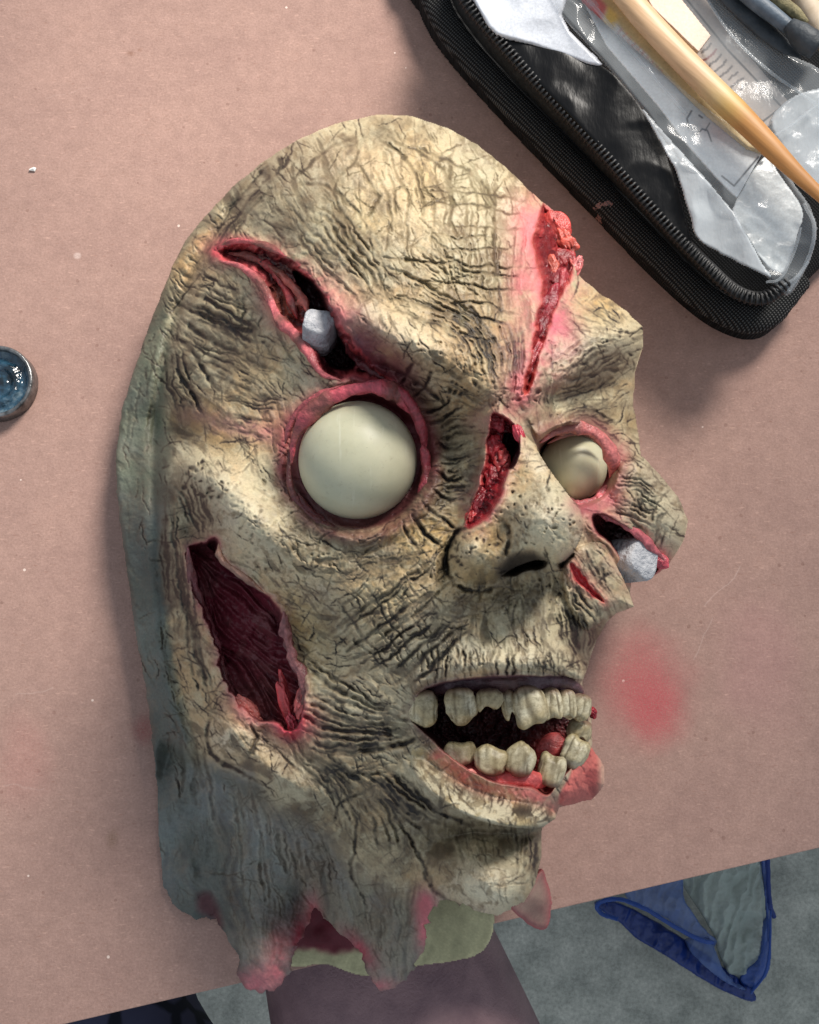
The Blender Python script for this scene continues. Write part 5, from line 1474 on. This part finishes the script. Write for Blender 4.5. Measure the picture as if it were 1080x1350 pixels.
sheet('label', [(850,-40),(905,-40),(960,40),(1047,142),(1008,170),(960,120),(905,60)], [(880,-20,29),(960,60,30),(1040,140,29),(1005,165,28)], M_PAPER, printed_bag, c_label, 0.7, 0.8, (3, 0.5), None, False, 0.2)
sheet('film', [(870,-60),(950,-50),(985,30),(1040,70),(1100,110),(1110,240),(1080,262),(1040,215),(1000,175),(940,100)], [(900,-40,32),(980,40,34),(1080,150,34),(1060,240,31),(960,110,33)], M_CLEAR, printed_bag, None, 1.5, 0.5, (6, 2), crumple(471, 2.4, 40))
sheet('film', [(1016,158),(1060,120),(1110,130),(1120,250),(1080,258),(1045,212)], [(1030,160,29),(1090,140,30),(1080,250,27)], M_MILKY, printed_bag, None, 1.5, 0.5, (4, 1), crumple(472, 1.6, 26))
for k, pts in enumerate(([(915,-30,34),(960,40,36),(1010,90,36),(1078,138,35)], [(1022,178,33),(1050,160,34),(1078,138,35)])):
    p = catmull(np.array(pts, float), 8); tube('film_fold', pixc(p[:, 0], p[:, 1], p[:, 2] / 1000), 2.4 * scale_at(0.03), M_CLEAR, printed_bag, 8, 0.6, 0.2)

# plain card strip
def c_strip(u_, v_, sd): return c3(226, 202, 184) * (0.96 + 0.08 * field(u_, 481, 30)[..., None])


st_ = sheet('card_strip', [(820,-60),(860,-50),(938,47),(921,69),(860,10)], [(830,-50,41),(930,55,40),(860,0,42)], M_PAPER, None, c_strip, 1.0, 2.2, (2, 0.4), None, False, 0.2)
tag(st_, 'blank pale beige card strip lying over the printed label', 'card')

# wooden modelling tool
def wood_mat():
    m, nt, b = new_mat('tool_wood'); N = NB(nt); co = N.coord()
    mp = N.n('ShaderNodeMapping', inp={0: co, 'Rotation': (0, 0, 0.79)}).outputs[0]
    g = N.noise(mp, 1.0, 6, 0.6, (60, 900, 300)); g2 = N.noise(mp, 1.0, 3, 0.5, (25, 160, 100))
    a = N.n('ShaderNodeAttribute', attribute_name='paint').outputs['Color']
    c = N.mix(1.0, a, N.ramp(g, [(0.3, (0.80, 0.76, 0.70, 1)), (0.7, (1.06, 1.06, 1.06, 1))]), 'MULTIPLY')
    c = N.mix(1.0, c, N.ramp(g2, [(0.3, (0.9, 0.87, 0.82, 1)), (0.7, (1.04, 1.04, 1.04, 1))]), 'MULTIPLY')
    N.link(c, b.inputs['Base Color']); b.inputs['Roughness'].default_value = 0.48
    N.bump(g, 0.15, 0.0006, b)
    return m


TP = catmull(np.array([(775,-60),(815,-18),(850,24),(885,62),(918,96),(950,128),(985,162),(1020,198),(1050,228),(1082,258),(1110,285)], float), 8)
tt = np.linspace(0, 1, len(TP))
tr_ = np.interp(tt, [0, 0.3, 0.46, 0.55, 0.68, 0.8, 0.92, 1.0], [19, 19, 19, 19, 16, 12, 8.5, 6.5]) * scale_at(0.066)
tcol = np.stack([np.interp(tt, [0, 0.42, 0.5, 0.54, 0.6, 1.0], [v_ for v_ in ch]) for ch in ((222, 220, 214, 208, 202, 192), (186, 184, 184, 170, 146, 134), (148, 146, 132, 102, 84, 78))], -1) / 255.0
wt = tube('wooden_tool', path3([(775,-60),(815,-18),(850,24),(885,62),(918,96),(950,128),(985,162),(1020,198),(1050,228),(1082,258),(1110,285)], 66, 8), tr_, wood_mat(), None, 24, 0.75, 0.0, True, tcol, grain=0.0)
tag(wt, 'tapered wooden modelling tool lying across the bags in the case', 'tool')

# dark handled tools in the far corner of the case
M_STEEL = simple_mat('worn_blue_grey_paint', (70, 82, 94), (104, 116, 128), 160, 0.5, 0.3, 600, 0.0008)
M_DARKP = simple_mat('worn_dark_paint', (34, 40, 46), (66, 72, 78), 120, 0.55, 0.4, 500, 0.001)
M_BRISTLE = simple_mat('olive_bristle', (96, 88, 60), (150, 138, 100), 500, 0.7, 0.5, 900, 0.001)


def lathe_tool(name, pts, z, rad, mat, label, cat, n=8, flat=0.9):
    p = catmull(np.array(pts, float), n); t_ = np.linspace(0, 1, len(p))
    r = np.interp(t_, np.linspace(0, 1, len(rad)), rad) * scale_at(z / 1000)
    o = tube(name, pixc(p[:, 0], p[:, 1], z / 1000.0), r, mat, None, 16, flat, 0.02)
    return tag(o, label, cat)


lathe_tool('spatula', [(900,-60),(960,-5),(1000,32),(1030,58),(1056,76)], 38, [11, 13, 15, 14, 11, 2], M_DARKP, 'dark grey flat spatula with pointed tip in the corner of the case', 'spatula', 8, 0.4)
brush = empty('paint_brush', tuple(pv(1030, 20, 0.0)))
tag(brush, 'blue-grey round handled brush with a black sleeve in the case', 'brush')
def bpart(name, pts, z, rad, mat):
    p = catmull(np.array(pts, float), 6); t_ = np.linspace(0, 1, len(p)); r = np.interp(t_, np.linspace(0, 1, len(rad)), rad) * scale_at(z / 1000)
    return tube(name, pixc(p[:, 0], p[:, 1], z / 1000.0), r, mat, brush, 16, 0.95, 0.02)
bpart('handle', [(930,-60),(985,-8),(1020,20),(1046,40)], 44, [11, 12, 12, 11, 9], M_STEEL)
bpart('sleeve', [(1040,32),(1060,50),(1078,64)], 46, [10, 17, 19, 16], M_DARKP)
lathe_tool('olive_brush', [(985,-50),(1020,-6),(1046,14),(1064,30)], 43, [8, 9, 9, 8, 4], M_BRISTLE, 'olive tool handle lying between the brush and the case edge', 'tool')
lathe_tool('pale_stick', [(1040,-40),(1066,10),(1090,52),(1110,90)], 36, [14, 16, 16, 14], simple_mat('pale_wood', (200, 178, 150), (220, 200, 176), 200, 0.6), 'pale wooden stick in the far corner of the case', 'stick')
# ================================================================== small things on the table
jar_lid = empty('jar_lid', tuple(pv(-2, 507, 0.0)))
tag(jar_lid, 'small round black lid holding a pool of glossy dark blue paint', 'lid')
M_LID = simple_mat('lid_plastic', (60, 62, 64), (150, 150, 150), 260, 0.3, 0.4, 400, 0.001, 0.6, 0.7)


def lathe(name, c, prof, mat, parent, n=72):
    ph = np.linspace(0, 2 * np.pi, n, endpoint=False)
    P = np.concatenate([np.stack([c[0] + r * np.cos(ph), c[1] + r * np.sin(ph), c[2] + 0 * ph + z], -1) for r, z in prof])
    return mesh_obj(name, P, grid_faces(len(prof), n, True)[:, ::-1], mat, parent)


lc = pix(-2, 506, 0.004); lc[2] = 0.0
lr = 51.5 * scale_at(0.006)
lathe('rim', lc, [(lr * 0.96, 0.0002), (lr, 0.0008), (lr, 0.0072), (lr * 0.985, 0.0082), (lr * 0.95, 0.0086), (lr * 0.90, 0.0084), (lr * 0.875, 0.0076), (lr * 0.87, 0.003), (0.0001, 0.003)], M_LID, jar_lid)


def gloss_paint():
    m, nt, b = new_mat('wet_blue_black_paint'); N = NB(nt); co = N.coord()
    n = N.noise(co, 110, 4, 0.6)
    N.link(N.ramp(n, [(0.35, (14, 26, 34)), (0.52, (44, 76, 96)), (0.68, (120, 136, 142))]), b.inputs['Base Color'])
    b.inputs['Roughness'].default_value = 0.06; b.inputs['Specular IOR Level'].default_value = 0.8
    N.bump(N.noise(co, 160, 3, 0.5), 0.6, 0.004, b)
    return m


_pr = []
for r in np.linspace(0.0001, lr * 0.872, 16): _pr.append((r, 0.0046 + 0.0009 * math.sin(r * 900) - 0.0006 * math.cos(r * 300)))
lathe('paint_pool', lc, _pr[::-1], gloss_paint(), jar_lid)


def chip(u, v, s_px, seed, colr, label):
    r = np.random.default_rng(seed); s = s_px * scale_at(0.0); c = pix(u, v, 0.0)
    n = 9; a = np.sort(r.uniform(0, 6.28, n)); rad = r.uniform(0.6, 1.1, n)
    ring = np.stack([np.cos(a) * rad * s * 1.3, np.sin(a) * rad * s * 0.7, r.uniform(0.0004, 0.0012, n)], -1)
    low = ring.copy(); low[:, 2] = 0.0002; low[:, :2] *= 0.95
    P = np.concatenate([ring, low, [[0, 0, 0.0016]]]) + c
    Fc = [(i, (i + 1) % n, 2 * n) for i in range(n)] + [(i + n, (i + 1) % n + n, (i + 1) % n, i) for i in range(n)]
    o = mesh_obj('paint_chip', P, Fc, simple_mat('chip_' + str(seed), colr, colr, 100, 0.7), None, False)
    return tag(o, label, 'chip')


chip(45, 224, 5.0, 3, (240, 238, 232), 'tiny white chip lying alone on the brown paper')

# ================================================================== blue plastic bag on the floor
floor_bag = empty('carrier_bag', tuple(pv(920, 1220, FLOOR_Z)))
tag(floor_bag, 'crumpled blue and clear plastic carrier bag on the concrete floor', 'plastic bag')
M_BLUE = film_mat('blue_film', (38, 74, 150), 0.85, 0.3, 0.3, 9, 0.4)
M_NAVY = film_mat('navy_film', (18, 46, 116), 0.92, 0.3, 0.3, 9, 0.4)
M_PALE = film_mat('pale_film', (186, 200, 192), 0.5, 0.25, 0.35, 9, 0.4)
M_LILAC = film_mat('lilac_film', (92, 116, 172), 0.62, 0.3, 0.3, 9, 0.4)
FZ = FLOOR_Z * 1000


def fsheet(name, poly, dz, mat, seed, amp=8, cell=22, zp=None):
    P = np.asarray(poly, float); c = P.mean(0)
    pts = [(p[0], p[1], FZ + dz * 0.7) for p in P[::2]] + [(c[0], c[1], FZ + dz * 1.2)] if zp is None else zp
    def ex_(u_, v_, sd):
        z_ = crumple(seed, amp, cell)(u_, v_, sd)
        w_ = (u_ * 0.9 + v_ * 0.25) * 0.22 + 5 * field(u_, seed + 50, 30)
        return z_ + amp * 0.22 * (1 - np.abs(np.sin(w_))) + amp * 0.3 * (field(u_, seed + 60, 9) - 0.5)
    return _sheet0(name, poly, pts, mat, floor_bag, None, 1.0, min(dz * 0.6, 8), (5, 6), ex_)


fsheet('panel', [(870,1080),(1000,1080),(1006,1140),(1010,1200),(1012,1250),(1004,1282),(975,1300),(952,1268),(942,1235),(925,1205),(898,1160)], 20, M_PALE, 501, 16, 26)
fsheet('side_panel', [(820,1120),(896,1110),(902,1180),(912,1200),(930,1225),(945,1240),(940,1250),(915,1240),(880,1212),(845,1195),(825,1180)], 34, M_LILAC, 502, 12, 24)
fsheet('rim', [(785,1195),(792,1188),(820,1192),(860,1212),(905,1240),(955,1275),(990,1302),(998,1316),(990,1321),(960,1310),(920,1288),(880,1262),(840,1238),(815,1215)], 30, M_NAVY, 503, 10, 18)
fsheet('side_panel', [(1000,1080),(1012,1090),(1014,1180),(1017,1260),(1012,1285),(1000,1300),(990,1306),(975,1292),(990,1270),(1004,1255),(1008,1200)], 30, M_BLUE, 504, 10, 20)
fsheet('side_panel', [(905,1240),(935,1236),(950,1268),(960,1285),(985,1306),(965,1300),(940,1284),(915,1260)], 44, M_LILAC, 505, 8, 16)


def ftube(name, pts, r_px, mat):
    p = catmull(np.array(pts, float), 10)
    return tube(name, pix(p[:, 0], p[:, 1], (FZ + p[:, 2]) / 1000), r_px * scale_at(FLOOR_Z), mat, floor_bag, 10, 0.8, 0.2)


ftube('handle', [(815,1212,40),(796,1206,36),(787,1196,36),(795,1188,46),(818,1186,54),(850,1198,60),(890,1222,60),(925,1240,58),(941,1243,52)], 2.6, M_BLUE)
ftube('rim', [(1012,1130,40),(1014,1180,40),(1016,1196,40),(1021,1209,30)], 3.0, M_NAVY)
ftube('rim', [(1016,1200,40),(1015,1250,42),(1008,1285,42),(990,1310,40)], 1.5, M_BLUE)

# ================================================================== the seated person: bare thigh below the table edge
person = empty('person', (-0.05, -0.25, FLOOR_Z))
tag(person, 'seated person with bare leg under the table edge, dark patterned shorts', 'person')
M_LEG = simple_mat('leg_skin', (124, 96, 102), (160, 128, 130), 45, 0.45, 0.5, 700, 0.0012, 0.4)


def shorts_mat():
    m, nt, b = new_mat('patterned_shorts'); N = NB(nt); co = N.coord()
    vo = N.n('ShaderNodeTexVoronoi', feature='DISTANCE_TO_EDGE', inp={'Vector': co, 'Scale': 28.0}).outputs['Distance']
    N.link(N.ramp(vo, [(0.06, (18, 24, 40)), (0.12, (72, 74, 100))]), b.inputs['Base Color']); b.inputs['Roughness'].default_value = 0.85
    return m


def loft(name, path, rad, mat, parent, flat=0.92, seg=28, n=10):
    p = catmull(np.array(path, float), n); t_ = np.linspace(0, 1, len(p)); r = np.interp(t_, np.linspace(0, 1, len(rad)), rad)
    return p, r


def body_legs():
    bm_v = []; bm_e = []; rad = []
    kneeR = pv(450, 1100, -0.105); hipR = pv(680, 1830, -0.11)
    kneeL = pv(-60, 1215, -0.13); hipL = pv(250, 1830, -0.14)
    pel = (hipR + hipL) / 2 + Vector((0, -0.06, 0.0))
    def add(v, r): bm_v.append(tuple(v)); rad.append(r); return len(bm_v) - 1
    p0 = add(pel, 0.12)
    for hip, knee in ((hipR, kneeR), (hipL, kneeL)):
        d = knee - hip
        i1 = add(hip, 0.088); bm_e.append((p0, i1)); prev = i1
        for f, r in ((0.3, 0.084), (0.6, 0.074), (0.85, 0.062), (1.0, 0.058)):
            i = add(hip + d * f, r); bm_e.append((prev, i)); prev = i
        sh = Vector((0, 0.03, FLOOR_Z + 0.07 - knee.z))
        for f, r in ((0.2, 0.054), (0.45, 0.052), (0.75, 0.038), (1.0, 0.034)):
            i = add(knee + sh * f + Vector((0, 0.012 * math.sin(f * 3), 0)), r); bm_e.append((prev, i)); prev = i
        ank = knee + sh
        for q, r in ((Vector((0, 0.06, -0.035)), 0.034), (Vector((0, 0.14, -0.045)), 0.026), (Vector((0, 0.19, -0.05)), 0.018)):
            i = add(ank + q, r); bm_e.append((prev, i)); prev = i
    me = bpy.data.meshes.new('legs'); me.from_pydata(bm_v, bm_e, []); me.update()
    o = bpy.data.objects.new('legs', me); col.objects.link(o)
    sk = o.modifiers.new('skin', 'SKIN'); ss = o.modifiers.new('sub', 'SUBSURF'); ss.levels = 2; ss.render_levels = 2
    sk.use_smooth_shade = True
    for i, r in enumerate(rad): me.skin_vertices[0].data[i].radius = (r, r)
    me.skin_vertices[0].data[0].use_root = True
    me.materials.append(M_LEG)
    o.parent = person; o.matrix_parent_inverse = Matrix.Translation(person.location).inverted()
    return hipR, kneeR, hipL, kneeL


hipR, kneeR, hipL, kneeL = body_legs()
_hp = np.array([tuple(hipL), tuple(hipL.lerp(kneeL, 0.35)), tuple(hipL.lerp(kneeL, 0.75))]); _hp = catmull(_hp, 10)
tube('shorts_leg', _hp, np.linspace(0.108, 0.088, len(_hp)), shorts_mat(), person, 40, 0.98, 0.04, False)
